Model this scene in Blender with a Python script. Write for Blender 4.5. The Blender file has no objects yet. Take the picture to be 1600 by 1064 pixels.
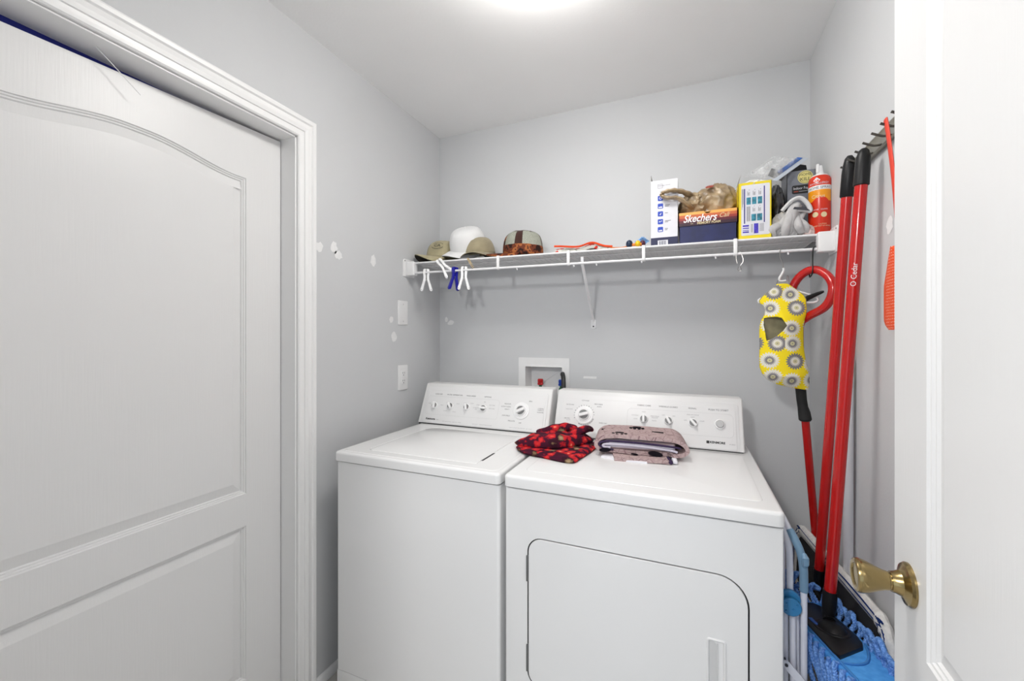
import bpy, bmesh, math, random
from math import sin, cos, pi, radians as R
from mathutils import Vector as V, Matrix as M, noise

# ------------------------------------------------------------------ camera, world, lights
scene = bpy.context.scene
C = scene.collection
cam = bpy.data.cameras.new('camera')
cam.sensor_width = 36.0
cam.lens = 651.2 / 1600 * 36
cam.shift_y = -6.3 / 1600
cam.clip_start = 0.01
cam_o = bpy.data.objects.new('camera', cam)
cam_o.location = (0, 0, 1.335)
cam_o.rotation_euler = (R(90), 0, R(22.694))
C.objects.link(cam_o)
scene.camera = cam_o

scene.view_settings.view_transform = 'Standard'
scene.view_settings.look = 'None'
scene.view_settings.gamma = 1
scene.view_settings.use_curve_mapping = False
scene.view_settings.exposure = 0.20
scene.cycles.use_denoising = True
scene.cycles.max_bounces = 10
scene.cycles.diffuse_bounces = 6
scene.cycles.sample_clamp_indirect = 6

world = bpy.data.worlds.new('world')
scene.world = world
world.use_nodes = True
bg = world.node_tree.nodes['Background']
bg.inputs['Color'].default_value = (0.74, 0.86, 1.0, 1)      # daylight reaching the open end of the hall
bg.inputs['Strength'].default_value = 1.15

def area(name, loc, rot, sx, sy, power, col):
    l = bpy.data.lights.new(name, 'AREA')
    l.shape = 'RECTANGLE'
    l.size, l.size_y = sx, sy
    l.energy = power
    l.color = col
    o = bpy.data.objects.new(name, l)
    o.location = loc
    o.rotation_euler = rot
    C.objects.link(o)
    return o

def bulb(name, loc, rad, power, col):
    l = bpy.data.lights.new(name, 'POINT')
    l.shadow_soft_size = rad
    l.energy = power
    l.color = col
    o = bpy.data.objects.new(name, l)
    o.location = loc
    C.objects.link(o)
    return o

LAMP = (-0.36, 1.05)            # ceiling lamp of the laundry room, just above the frame
LAMP_GLOW = 36.0                # emission strength of its glass dome
bulb('hall_fill', (-0.42, -0.45, 2.00), 0.08, 43, (1.0, 0.985, 0.97))  # unseen fill light, put behind the camera to brighten the room from the front

# ------------------------------------------------------------------ materials
MATS = {}
def mat(name, col, rough=0.5, metal=0.0, spec=0.5, bump=None, var=None, sheen=0.0, coat=0.0, emit=None, alpha=None, trans=0.0):
    """principled material; bump=(scale,strength); var=(scale,amount) tone variation"""
    if name in MATS:
        return MATS[name]
    m = bpy.data.materials.new(name)
    m.use_nodes = True
    nt = m.node_tree
    b = nt.nodes['Principled BSDF']
    b.inputs['Base Color'].default_value = (*col, 1)
    b.inputs['Roughness'].default_value = rough
    b.inputs['Metallic'].default_value = metal
    b.inputs['Specular IOR Level'].default_value = spec
    b.inputs['Coat Weight'].default_value = coat
    b.inputs['Sheen Weight'].default_value = sheen
    b.inputs['Transmission Weight'].default_value = trans
    if emit:
        b.inputs['Emission Color'].default_value = (*emit[0], 1)
        b.inputs['Emission Strength'].default_value = emit[1]
    tc = nt.nodes.new('ShaderNodeTexCoord')
    if var is None and bump is None:
        var = (14.0, 0.02)
    if var:
        n = nt.nodes.new('ShaderNodeTexNoise')
        n.inputs['Scale'].default_value = var[0]
        n.inputs['Detail'].default_value = 3
        nt.links.new(tc.outputs['Object'], n.inputs['Vector'])
        r = nt.nodes.new('ShaderNodeValToRGB')
        a = var[1]
        r.color_ramp.elements[0].position = 0.3
        r.color_ramp.elements[1].position = 0.7
        r.color_ramp.elements[0].color = (*[max(0, c * (1 - a)) for c in col], 1)
        r.color_ramp.elements[1].color = (*[min(1, c * (1 + a)) for c in col], 1)
        nt.links.new(n.outputs['Fac'], r.inputs['Fac'])
        nt.links.new(r.outputs['Color'], b.inputs['Base Color'])
    if bump:
        n2 = nt.nodes.new('ShaderNodeTexNoise')
        n2.inputs['Scale'].default_value = bump[0]
        n2.inputs['Detail'].default_value = 4
        nt.links.new(tc.outputs['Object'], n2.inputs['Vector'])
        bp = nt.nodes.new('ShaderNodeBump')
        bp.inputs['Strength'].default_value = bump[1]
        bp.inputs['Distance'].default_value = 0.002
        nt.links.new(n2.outputs['Fac'], bp.inputs['Height'])
        nt.links.new(bp.outputs['Normal'], b.inputs['Normal'])
    MATS[name] = m
    return m

def node(nt, typ, **kw):
    n = nt.nodes.new(typ)
    for k, v in kw.items():
        setattr(n, k, v)
    return n

def math_n(nt, op, a, b=None):
    n = nt.nodes.new('ShaderNodeMath')
    n.operation = op
    for i, x in enumerate((a, b)):
        if x is None:
            continue
        if isinstance(x, (int, float)):
            n.inputs[i].default_value = x
        else:
            nt.links.new(x, n.inputs[i])
    return n.outputs[0]

def ramp(nt, fac, stops, interp='CONSTANT'):
    r = nt.nodes.new('ShaderNodeValToRGB')
    r.color_ramp.interpolation = interp
    els = r.color_ramp.elements
    while len(els) < len(stops):
        els.new(0.5)
    for e, (p, c) in zip(els, stops):
        e.position = p
        e.color = (*c, 1)
    nt.links.new(fac, r.inputs['Fac'])
    return r.outputs['Color']

def mixc(nt, fac, a, b):
    n = nt.nodes.new('ShaderNodeMix')
    n.data_type = 'RGBA'
    for sock, x in ((n.inputs['Factor'], fac), (n.inputs['A'], a), (n.inputs['B'], b)):
        if isinstance(x, tuple):
            sock.default_value = (*x, 1)
        elif isinstance(x, (int, float)):
            sock.default_value = x
        else:
            nt.links.new(x, sock)
    return n.outputs['Result']

def base_mat(name, rough=0.7, spec=0.3):
    m = bpy.data.materials.new(name)
    m.use_nodes = True
    b = m.node_tree.nodes['Principled BSDF']
    b.inputs['Roughness'].default_value = rough
    b.inputs['Specular IOR Level'].default_value = spec
    MATS[name] = m
    return m, m.node_tree, b

WALL = mat('wall_paint', (0.588, 0.597, 0.608), 0.62, bump=(160, 0.12), var=(3, 0.012))
CEIL = mat('ceiling_paint', (0.90, 0.90, 0.90), 0.8, bump=(120, 0.15), var=(3, 0.012))
FLOOR = mat('floor_tile', (0.55, 0.53, 0.50), 0.35, var=(6, 0.05))
TRIM = mat('trim_paint', (0.86, 0.86, 0.86), 0.33, var=(5, 0.01))
SPACKLE = mat('spackle', (0.80, 0.80, 0.80), 0.9, var=(60, 0.03))
ENAMEL = mat('white_enamel', (0.81, 0.81, 0.81), 0.18, var=(3, 0.008), coat=0.2)
SEAM = mat('seam_dark', (0.025, 0.025, 0.025), 0.7)
CONSOLE = mat('console_plastic', (0.73, 0.73, 0.725), 0.35, var=(4, 0.008))
PANEL = mat('console_panel', (0.73, 0.73, 0.73), 0.4, var=(4, 0.006))
KNOB = mat('knob_plastic', (0.84, 0.84, 0.84), 0.3, var=(40, 0.02))
KNOBG = mat('knob_grey', (0.20, 0.20, 0.20), 0.35, var=(40, 0.05))
INK = mat('print_grey', (0.10, 0.10, 0.11), 0.6)
INKL = mat('print_light_grey', (0.36, 0.36, 0.37), 0.6)
INKB = mat('print_black', (0.01, 0.01, 0.01), 0.5)
WHITE = mat('white_plastic', (0.79, 0.79, 0.79), 0.35, var=(30, 0.015))
WIRE = mat('white_coated_wire', (0.76, 0.76, 0.77), 0.35, var=(30, 0.02))
DARKHOLE = mat('dark_hole', (0.02, 0.02, 0.02), 0.8)
NAVYSTRIP = mat('navy_strip', (0.002, 0.01, 0.2), 0.5)
BLACKP = mat('black_plastic', (0.008, 0.008, 0.009), 0.42, spec=0.3, var=(30, 0.1))
RED = mat('red_enamel', (0.46, 0.004, 0.003), 0.25, var=(20, 0.05), coat=0.3)
STEEL = mat('steel', (0.42, 0.41, 0.40), 0.3, 1.0, var=(40, 0.08))
RAILM = mat('rail_metal', (0.36, 0.35, 0.31), 0.35, 0.8, var=(40, 0.08))
PEG = mat('peg_dark_metal', (0.10, 0.09, 0.08), 0.4, 0.7)
BRASS = mat('antique_brass', (0.34, 0.255, 0.115), 0.20, 1.0, var=(30, 0.15))
BLUEP = mat('blue_plastic', (0.03, 0.20, 0.42), 0.35, var=(20, 0.05))
GREYBLUE = mat('grey_blue_plastic', (0.16, 0.28, 0.40), 0.35, var=(20, 0.05))
TUBE = mat('white_tube', (0.74, 0.75, 0.82), 0.35, var=(20, 0.02))

def door_mat():
    m, nt, b = base_mat('door_paint', 0.36, 0.5)
    b.inputs['Base Color'].default_value = (0.77, 0.77, 0.77, 1)
    tc = node(nt, 'ShaderNodeTexCoord')
    mp = node(nt, 'ShaderNodeMapping')
    mp.inputs['Scale'].default_value = (220, 220, 9)
    nt.links.new(tc.outputs['Object'], mp.inputs['Vector'])
    n = node(nt, 'ShaderNodeTexNoise')
    n.inputs['Scale'].default_value = 1.0
    n.inputs['Detail'].default_value = 3
    nt.links.new(mp.outputs['Vector'], n.inputs['Vector'])
    bp = node(nt, 'ShaderNodeBump')
    bp.inputs['Strength'].default_value = 0.10
    bp.inputs['Distance'].default_value = 0.002
    nt.links.new(n.outputs['Fac'], bp.inputs['Height'])
    nt.links.new(bp.outputs['Normal'], b.inputs['Normal'])
    return m
DOORM = door_mat()

# ------------------------------------------------------------------ mesh helpers
def box(bm, x0, x1, y0, y1, z0, z1, bev=0.0, seg=2, mi=0, mtx=None):
    g = bmesh.ops.create_cube(bm, size=1)
    vs = g['verts']
    for v in vs:
        v.co = V((x0 + (v.co.x + .5) * (x1 - x0), y0 + (v.co.y + .5) * (y1 - y0), z0 + (v.co.z + .5) * (z1 - z0)))
    fs = set(f for v in vs for f in v.link_faces)
    if bev > 0:
        es = list(set(e for v in vs for e in v.link_edges))
        r = bmesh.ops.bevel(bm, geom=es, offset=bev, segments=seg, profile=.5, affect='EDGES')
        fs = set(f for f in fs if f.is_valid) | set(r['faces'])
        vs = list(set(v for f in fs for v in f.verts))
    for f in fs:
        f.material_index = mi
    if mtx is not None:
        bmesh.ops.transform(bm, matrix=mtx, verts=vs)
    return vs

def tube(bm, pts, r, n=10, closed=False, caps=True, mi=0, flat=1.0, up=None):
    pts = [V(p) for p in pts]
    k = len(pts)
    rs = r if isinstance(r, (list, tuple)) else [r] * k
    rings = []
    prev = None
    for i, p in enumerate(pts):
        if closed:
            t = pts[(i + 1) % k] - pts[i - 1]
        else:
            t = pts[min(i + 1, k - 1)] - pts[max(i - 1, 0)]
        t = t.normalized() if t.length > 1e-9 else V((0, 0, 1))
        if prev is None:
            a = V(up) if up else (V((0, 0, 1)) if abs(t.z) < .9 else V((1, 0, 0)))
            u = (a - t * a.dot(t)).normalized()
        else:
            u = prev - t * prev.dot(t)
            u = u.normalized() if u.length > 1e-6 else t.orthogonal().normalized()
        prev = u
        w = t.cross(u)
        rings.append([bm.verts.new(p + (u * cos(2 * pi * j / n) * flat + w * sin(2 * pi * j / n)) * rs[i]) for j in range(n)])
    m = k if closed else k - 1
    for i in range(m):
        A, B = rings[i], rings[(i + 1) % k]
        for j in range(n):
            f = bm.faces.new((A[j], A[(j + 1) % n], B[(j + 1) % n], B[j]))
            f.material_index = mi
    if caps and not closed:
        f = bm.faces.new(list(reversed(rings[0]))); f.material_index = mi
        f = bm.faces.new(rings[-1]); f.material_index = mi
    return [v for r_ in rings for v in r_]

def spline(pts, k=8, closed=False):
    """catmull-rom through the points"""
    P = [V(p) for p in pts]
    n = len(P)
    out = []
    for i in range(n if closed else n - 1):
        if closed:
            a, b, c, d = P[i - 1], P[i], P[(i + 1) % n], P[(i + 2) % n]
        else:
            a, b, c, d = P[max(i - 1, 0)], P[i], P[i + 1], P[min(i + 2, n - 1)]
        for j in range(k):
            t = j / k
            out.append(0.5 * ((2 * b) + (c - a) * t + (2 * a - 5 * b + 4 * c - d) * t * t + (3 * b - a - 3 * c + d) * t ** 3))
    if not closed:
        out.append(P[-1])
    return out

def lathe(bm, prof, n=32, mtx=None, mi=0, mis=None):
    """prof [(r,z)]; mis optional material index per span"""
    rings = []
    for r, z in prof:
        if r < 1e-6:
            rings.append([bm.verts.new((0, 0, z))])
        else:
            rings.append([bm.verts.new((r * cos(2 * pi * j / n), r * sin(2 * pi * j / n), z)) for j in range(n)])
    for i in range(len(rings) - 1):
        A, B = rings[i], rings[i + 1]
        for j in range(n):
            if len(A) == 1 and len(B) == 1:
                continue
            if len(A) == 1:
                f = bm.faces.new((A[0], B[(j + 1) % n], B[j]))
            elif len(B) == 1:
                f = bm.faces.new((A[j], A[(j + 1) % n], B[0]))
            else:
                f = bm.faces.new((A[j], A[(j + 1) % n], B[(j + 1) % n], B[j]))
            f.material_index = mis[i] if mis else mi
    vs = [v for r_ in rings for v in r_]
    if mtx is not None:
        bmesh.ops.transform(bm, matrix=mtx, verts=vs)
    return vs

def prism(bm, poly, d0, d1, mtx=None, mi=0, bev=0.0, seg=2):
    """poly [(a,b)] in the local xy plane, extruded from z=d0 to z=d1 (d1>d0, poly counter-clockwise)"""
    lo = [bm.verts.new((a, b, d0)) for a, b in poly]
    hi = [bm.verts.new((a, b, d1)) for a, b in poly]
    n = len(poly)
    fs = [bm.faces.new(list(reversed(lo))), bm.faces.new(hi)]
    for i in range(n):
        fs.append(bm.faces.new((lo[i], lo[(i + 1) % n], hi[(i + 1) % n], hi[i])))
    for f in fs:
        f.material_index = mi
    vs = lo + hi
    if bev > 0:
        es = list(fs[1].edges)
        r = bmesh.ops.bevel(bm, geom=es, offset=bev, segments=seg, profile=.5, affect='EDGES')
        al = set(f for f in fs if f.is_valid) | set(r['faces'])
        for f in al:
            f.material_index = mi
        vs = list(set(v for f in al for v in f.verts))
    if mtx is not None:
        bmesh.ops.transform(bm, matrix=mtx, verts=vs)
    return vs

def rrect(x0, x1, y0, y1, r, n=6):
    """rounded rectangle, counter-clockwise; r single or (bl,br,tr,tl)"""
    rs = r if isinstance(r, (tuple, list)) else (r,) * 4
    cs = ((x0 + rs[0], y0 + rs[0], 180, rs[0]), (x1 - rs[1], y0 + rs[1], 270, rs[1]), (x1 - rs[2], y1 - rs[2], 0, rs[2]), (x0 + rs[3], y1 - rs[3], 90, rs[3]))
    out = []
    for cx, cy, a0, rr in cs:
        if rr <= 0:
            out.append((cx, cy)); continue
        for i in range(n + 1):
            a = R(a0 + 90 * i / n)
            out.append((cx + rr * cos(a), cy + rr * sin(a)))
    return out

def offset(poly, d):
    """inward offset of a counter-clockwise polygon"""
    n = len(poly)
    out = []
    for i in range(n):
        p0, p1, p2 = V(poly[i - 1]), V(poly[i]), V(poly[(i + 1) % n])
        e1, e2 = (p1 - p0), (p2 - p1)
        if e1.length < 1e-9 or e2.length < 1e-9:
            out.append(tuple(p1)); continue
        e1.normalize(); e2.normalize()
        n1, n2 = V((-e1.y, e1.x)), V((-e2.y, e2.x))
        b = n1 + n2
        b = b.normalized() if b.length > 1e-6 else n1
        s = d / max(.35, b.dot(n1))
        q = p1 + b * s
        out.append((q.x, q.y))
    return out

def holed_face(bm, outer, holes, z=0.0, mi=0, mtx=None):
    """flat face (normal +z) with holes; returns list of vertex loops [outer, hole, ...]"""
    loops, es = [], []
    for L in [outer] + holes:
        vs = [bm.verts.new((a, b, z)) for a, b in L]
        loops.append(vs)
        for i in range(len(vs)):
            es.append(bm.edges.new((vs[i], vs[(i + 1) % len(vs)])))
    r = bmesh.ops.triangle_fill(bm, use_beauty=True, use_dissolve=False, edges=es, normal=(0, 0, 1))
    for g in r['geom']:
        if isinstance(g, bmesh.types.BMFace):
            g.material_index = mi
            g.normal_update()
            if g.normal.z < 0:
                g.normal_flip()
    return loops

def panel_rings(bm, loop, poly, prof, mi=0, fill=True, z=0.0):
    """continues a hole loop inward with rings of (offset, depth) and closes it"""
    prev = loop
    for d, dep in prof:
        q = offset(poly, d)
        cur = [bm.verts.new((a, b, z - dep)) for a, b in q]
        k = len(cur)
        for i in range(k):
            f = bm.faces.new((prev[i], prev[(i + 1) % k], cur[(i + 1) % k], cur[i]))
            f.material_index = mi
        prev = cur
    if fill:
        f = bm.faces.new(prev)
        f.material_index = mi
    return prev

def text(bm, s, size, mtx, mi=0, align='CENTER', depth=0.0, shear=0.0, sx=1.0, bold=0.0):
    cu = bpy.data.curves.new('t', 'FONT')
    cu.body = s
    cu.size = size
    cu.align_x = align
    cu.align_y = 'CENTER'
    cu.extrude = depth
    cu.shear = shear
    cu.offset = bold
    cu.resolution_u = 3
    o = bpy.data.objects.new('t', cu)
    me = bpy.data.meshes.new_from_object(o)
    n0 = len(bm.verts)
    nf = len(bm.faces)
    bm.from_mesh(me)
    bm.verts.ensure_lookup_table(); bm.faces.ensure_lookup_table()
    vs = bm.verts[n0:]
    for f in bm.faces[nf:]:
        f.material_index = mi
    for v in vs:
        v.co.x *= sx
    bmesh.ops.transform(bm, matrix=mtx, verts=vs)
    bpy.data.objects.remove(o); bpy.data.curves.remove(cu); bpy.data.meshes.remove(me)
    return vs

def rect(bm, x0, x1, y0, y1, mtx, mi=0, z=0.0):
    vs = [bm.verts.new(mtx @ V((a, b, z))) for a, b in ((x0, y0), (x1, y0), (x1, y1), (x0, y1))]
    f = bm.faces.new(vs)
    f.material_index = mi
    return vs

def poly_face(bm, poly, mtx, mi=0, z=0.0):
    vs = [bm.verts.new(mtx @ V((a, b, z))) for a, b in poly]
    f = bm.faces.new(vs)
    f.material_index = mi
    return vs

def frame(o, ex, ey):
    ex, ey = V(ex).normalized(), V(ey).normalized()
    ez = ex.cross(ey).normalized()
    m = M.Identity(4)
    for i in range(3):
        m[i][0], m[i][1], m[i][2], m[i][3] = ex[i], ey[i], ez[i], o[i]
    return m

def blob(bm, c, size, sub=4, amp=0.2, freq=2.0, ridge=False, seed=0, mi=0, flat=None, rot=0.0):
    g = bmesh.ops.create_icosphere(bm, subdivisions=sub, radius=1)
    vs = g['verts']
    off = V((seed * 7.3, seed * 3.1, seed * 1.7))
    rm = M.Rotation(rot, 3, 'Z')
    for v in vs:
        p = v.co.copy()
        d = noise.fractal(p * freq + off, 1.0, 2.0, 3)
        if ridge:
            d = 0.45 - abs(noise.noise(p * freq + off)) * 1.6 + 0.25 * (0.4 - abs(noise.noise(p * freq * 2.3 + off)) * 1.5)
        q = p * (1 + amp * d)
        q = V((q.x * size[0], q.y * size[1], q.z * size[2]))
        q = rm @ q + V(c)
        if flat is not None and q.z < flat:
            q.z = flat + (q.z - flat) * 0.04
        v.co = q
    for v in vs:
        for f in v.link_faces:
            f.material_index = mi
    return vs

# ------------------------------------------------------------------ object helpers
def tag(o, label=None, cat=None, group=None, kind=None):
    if label: o['label'] = label
    if cat: o['category'] = cat
    if group: o['group'] = group
    if kind: o['kind'] = kind
    return o

def thing(name, label, cat, loc=(0, 0, 0), rotz=0.0, group=None):
    o = bpy.data.objects.new(name, None)
    o.empty_display_size = 0.05
    o.location = loc
    o.rotation_euler = (0, 0, rotz)
    C.objects.link(o)
    return tag(o, label, cat, group)

def root_matrix(p):
    while p.parent:
        p = p.parent
    return M.Translation(p.location) @ p.rotation_euler.to_matrix().to_4x4()

def obj(name, bm, mats, parent=None, world=True, label=None, ang=35, smooth=True, fixn=True, origin=None):
    """links one mesh object; geometry given in world space (world=True) or in the thing's own space"""
    if fixn:
        bmesh.ops.recalc_face_normals(bm, faces=bm.faces)
    if parent is not None and world:
        bmesh.ops.transform(bm, matrix=root_matrix(parent).inverted(), verts=bm.verts)
    if parent is None and origin is not None:
        bmesh.ops.transform(bm, matrix=M.Translation(-V(origin)), verts=bm.verts)
    me = bpy.data.meshes.new(name)
    bm.to_mesh(me)
    bm.free()
    for m in (mats if isinstance(mats, (list, tuple)) else [mats]):
        me.materials.append(m)
    if smooth:
        me.polygons.foreach_set('use_smooth', [True] * len(me.polygons))
        me.set_sharp_from_angle(angle=R(ang))
    o = bpy.data.objects.new(name, me)
    C.objects.link(o)
    if parent is not None:
        o.parent = parent
    elif origin is not None:
        o.location = origin
    if label:
        o['label'] = label
    return o

def struct(name, bm, mats, parent=None, **kw):
    o = obj(name, bm, mats, parent, **kw)
    if parent is None:
        o['kind'] = 'structure'
    return o

def dup(root, loc, rotz=None, label=None, name=None):
    r = root.copy()
    C.objects.link(r)
    r.location = loc
    if rotz is not None:
        r.rotation_euler = (0, 0, rotz)
    if label:
        r['label'] = label
    for ch in list(root.children):
        c = ch.copy()
        C.objects.link(c)
        c.parent = r
        for g in ch.children:
            d = g.copy()
            C.objects.link(d)
            d.parent = c
    return r

def B():
    return bmesh.new()

# ------------------------------------------------------------------ room
XL, XR, YB, ZC = -1.299, 0.466, 2.037, 2.465
DY0, DY1, DH = 0.228, 1.085, 2.056      # left doorway
bm = B(); box(bm, -1.75, 1.75, -3.3, 2.35, -0.1, 0); struct('floor', bm, FLOOR)
bm = B(); box(bm, -1.75, 1.75, -3.3, 2.35, ZC, ZC + .1); struct('ceiling', bm, CEIL)

def patch(bm, pts, mtx, mi):
    """spackled repair on painted wall"""
    poly_face(bm, pts, mtx, mi)

def blot(cx, cy, w, h, seed, n=14):
    random.seed(seed)
    return [(cx + w * cos(2 * pi * i / n) * random.uniform(.7, 1.1), cy + h * sin(2 * pi * i / n) * random.uniform(.7, 1.1)) for i in range(n)]

bm = B()
box(bm, XL - .12, XL, -.06, DY0, 0, ZC)
box(bm, XL - .12, XL, DY1, YB + .12, 0, ZC)
box(bm, XL - .12, XL, DY0, DY1, DH, ZC)
ml = frame((XL + .0008, 0, 0), (0, 1, 0), (0, 0, 1))
for cy, cz, w, h, s in ((1.19, 1.678, .020, .022, 1), (1.262, 1.690, .018, .028, 2), (1.285, 1.664, .022, .020, 3), (1.488, 1.677, .020, .028, 4), (1.612, 1.414, .016, .018, 5), (1.632, 1.333, .022, .026, 6)):
    patch(bm, blot(cy, cz, w, h, s), ml, 1)
struct('wall_left', bm, [WALL, SPACKLE], fixn=False)

# back wall with the opening of the recessed outlet box
HX0, HX1, HZ0, HZ1 = -0.776, -0.572, 1.035, 1.184
bm = B()
box(bm, XL - .12, HX0, YB, YB + .12, 0, ZC)
box(bm, HX1, XR + .12, YB, YB + .12, 0, ZC)
box(bm, HX0, HX1, YB, YB + .12, 0, HZ0)
box(bm, HX0, HX1, YB, YB + .12, HZ1, ZC)
mb = frame((0, YB - .0008, 0), (1, 0, 0), (0, 0, 1))
patch(bm, blot(-1.225, 1.412, .022, .016, 11), mb, 1)
patch(bm, blot(-1.255, 1.430, .012, .016, 12), mb, 1)
patch(bm, [(-.470, 1.128), (-.405, 1.128), (-.404, 1.139), (-.468, 1.139)], mb, 1)
struct('wall_back', bm, [WALL, SPACKLE], fixn=False)

bm = B(); box(bm, XR, XR + .12, -.06, YB, 0, ZC)
mr = frame((XR - .0008, 0, 0), (0, -1, 0), (0, 0, 1))
patch(bm, blot(-1.315, 1.612, .020, .025, 21), mr, 1)
struct('wall_right', bm, [WALL, SPACKLE], fixn=False)
# wall with the doorway the camera stands in, and the hall beyond it
bm = B()
box(bm, XL, -.60, -.06, .06, 0, ZC)
box(bm, .335, XR, -.06, .06, 0, ZC)
box(bm, -.60, .335, -.06, .06, 2.07, ZC)
struct('wall_front', bm, WALL)
bm = B(); box(bm, -1.75, -1.63, -3.3, -.06, 0, ZC); struct('wall_hall_left', bm, WALL)
bm = B(); box(bm, 1.63, 1.75, -3.3, -.06, 0, ZC); struct('wall_hall_right', bm, WALL)
bm = B()
box(bm, XR + .12, 1.63, -.06, .06, 0, ZC); box(bm, -1.63, XL, -.12, -.06, 0, ZC)
struct('wall_hall_end', bm, WALL)

# baseboards
def baseprof(d0):
    return [(0, 0), (.013, 0), (.013, .016), (.011, .019), (.011, .022), (.007, .028), (.004, .033), (0, .034)]
bm = B()
prism(bm, baseprof(0), 0, YB - 1.165, frame((XL, 1.165, 0), (1, 0, 0), (0, 0, 1)) @ M.Scale(-1, 4, (0, 0, 1)))
struct('baseboard_left', bm, TRIM)
bm = B()
prism(bm, baseprof(0), 0, XR - XL, frame((XL, YB, 0), (0, -1, 0), (0, 0, 1)) @ M.Scale(-1, 4, (0, 0, 1)))
struct('baseboard_back', bm, TRIM)

# ------------------------------------------------------------------ left door: casing, jamb, slab
CAS = [(0.002, 0), (0.002, .010), (.006, .014), (.016, .014), (.0175, .011), (.026, .012), (.0275, .016), (.040, .0185), (.050, .0165), (.056, .015), (.060, .0205), (.070, .0215), (.074, .020), (.079, .013), (.079, 0)]
bm = B()
def casing_ring(at_):
    return [bm.verts.new(at_(d, t)) for d, t in CAS]
rings = [casing_ring(lambda d, t: V((XL + t, DY1 + d, 0))),
         casing_ring(lambda d, t: V((XL + t, DY1 + d, DH + d))),
         casing_ring(lambda d, t: V((XL + t, DY0 - d, DH + d))),
         casing_ring(lambda d, t: V((XL + t, DY0 - d, 0)))]
for a, b in zip(rings, rings[1:]):
    for i in range(len(CAS) - 1):
        bm.faces.new((a[i], a[i + 1], b[i + 1], b[i]))
struct('trim_1', bm, TRIM, ang=12)
bm = B()
JT = 0.004
box(bm, XL - .12, XL + .002, DY1 - JT, DY1 + .001, 0, DH)
box(bm, XL - .12, XL + .002, DY0 - .001, DY0 + JT, 0, DH)
box(bm, XL - .12, XL + .002, DY0, DY1, DH - JT, DH + .001)
struct('trim_2', bm, TRIM)
bm = B()
box(bm, XL - .1195, XL - .110, DY0 + .004, DY1 - .004, 1.96, DH - .004)
struct('trim_3', bm, NAVYSTRIP)

PROF = [(.002, .0035), (.0055, .0042), (.0075, .0072), (.011, .0075), (.0135, .0115), (.042, .0035)]
def arch_panel(x0, x1, z0, z1, rise, n=40):
    pts = [(x0, z0), (x1, z0)]
    if rise == 0:
        return pts + [(x1, z1), (x0, z1)]
    c, h = (x0 + x1) / 2, (x1 - x0) / 2
    for i in range(n + 1):
        x = x1 - (x1 - x0) * i / n
        d = abs(x - c) / h
        d = max(0.0, min(1.0, (d - .06) / .86))
        pts.append((x, z1 + rise * (1 + cos(pi * d)) / 2))
    return pts

def door_slab(name, mtx, w, h_hinge, h_latch, thick, panels, parent=None, dx=0.0):
    """local x across the width from hinge (0) to latch (w), y up, +z = visible face"""
    bm = B()
    outer = [(0, .012), (w, .012), (w, h_latch), (0, h_hinge)]
    loops = holed_face(bm, outer, panels)
    for L, P in zip(loops[1:], panels):
        panel_rings(bm, L, P, PROF)
    o = loops[0]
    back = [bm.verts.new((v.co.x, v.co.y, -thick)) for v in o]
    for i in range(4):
        bm.faces.new((o[i], o[(i + 1) % 4], back[(i + 1) % 4], back[i]))
    bm.faces.new(list(reversed(back)))
    bmesh.ops.transform(bm, matrix=mtx, verts=bm.verts)
    ob = obj(name, bm, DOORM, parent, ang=14)
    if parent is None:
        ob['kind'] = 'structure'
    return ob
md = frame((XL - .07, DY0 + .006, 0), (0, 1, 0), (0, 0, 1))
wl = DY1 - DY0 - .012
x0, x1 = .352 - DY0 - .006, .951 - DY0 - .006
door_slab('door_1', md, wl, 2.010, 2.046, .035,
          [arch_panel(x0, x1, .806, 1.868, .036), arch_panel(x0, x1, .178, .698, 0)])
# string hanging from the door head
bm = B()
tube(bm, spline([(-1.345, .552, 2.051), (-1.340, .575, 2.03), (-1.338, .605, 2.005), (-1.335, .64, 1.975)], 6), .0012, 6)
tag(obj('loose_string', bm, WHITE, origin=(-1.345, .552, 2.05)), 'thin white string dangling from the head of the left door frame', 'string')

# ------------------------------------------------------------------ right door (open leaf beside the camera)
a = R(2.77)
hd = V((.3300, .862, 0))                # knob axis foot on the door face
du = V((sin(a), cos(a), 0))                        # hinge -> latch
orig = hd - du * (.813 - .060)
mR = frame(orig, tuple(du), (0, 0, 1))             # +z of the frame = ex x ey
if mR.to_3x3().col[2].x > 0:
    # face must look towards -x: mirror the width direction
    mR = frame(orig + du * .813, tuple(-du), (0, 0, 1))
    flip = True
else:
    flip = False
W2 = .813
def px(u):                                         # u measured from hinge
    return W2 - u if flip else u
pan = [arch_panel(.118, W2 - .118, .853, 1.90, .036), arch_panel(.118, W2 - .118, .19, .745, 0)]
d2 = door_slab('door_2', mR, W2, 2.045, 2.045, .035, pan)
mk = mR.to_3x3().to_4x4()
mk = M.Translation((.330, .862, .937)) @ mk
bm = B()
lathe(bm, [(.0, .0), (.0335, 0), (.0335, .003), (.031, .0065), (.024, .009), (.0195, .012), (.0165, .019), (.0155, .024), (.0, .024)], 40, mk)
ro = obj('knob_rose', bm, BRASS, d2, ang=30)
bm = B()
lathe(bm, [(.0, .024), (.0130, .024), (.0130, .0265), (.0145, .0275), (.0155, .033), (.019, .042), (.0235, .052), (.0262, .060), (.0268, .0655), (.0255, .0695), (.0225, .0710), (.0185, .0705), (.017, .0685), (.0, .068)], 40, mk)
obj('door_knob', bm, BRASS, d2, ang=30, label='antique brass knob')
bm = B()
lathe(bm, [(0, 0), (.0032, 0), (.0032, .004), (0, .004)], 12, mk @ M.Translation((.008 if not flip else -.008, -.0165, .0105)))
obj('privacy_hole', bm, DARKHOLE, ro)

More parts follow.
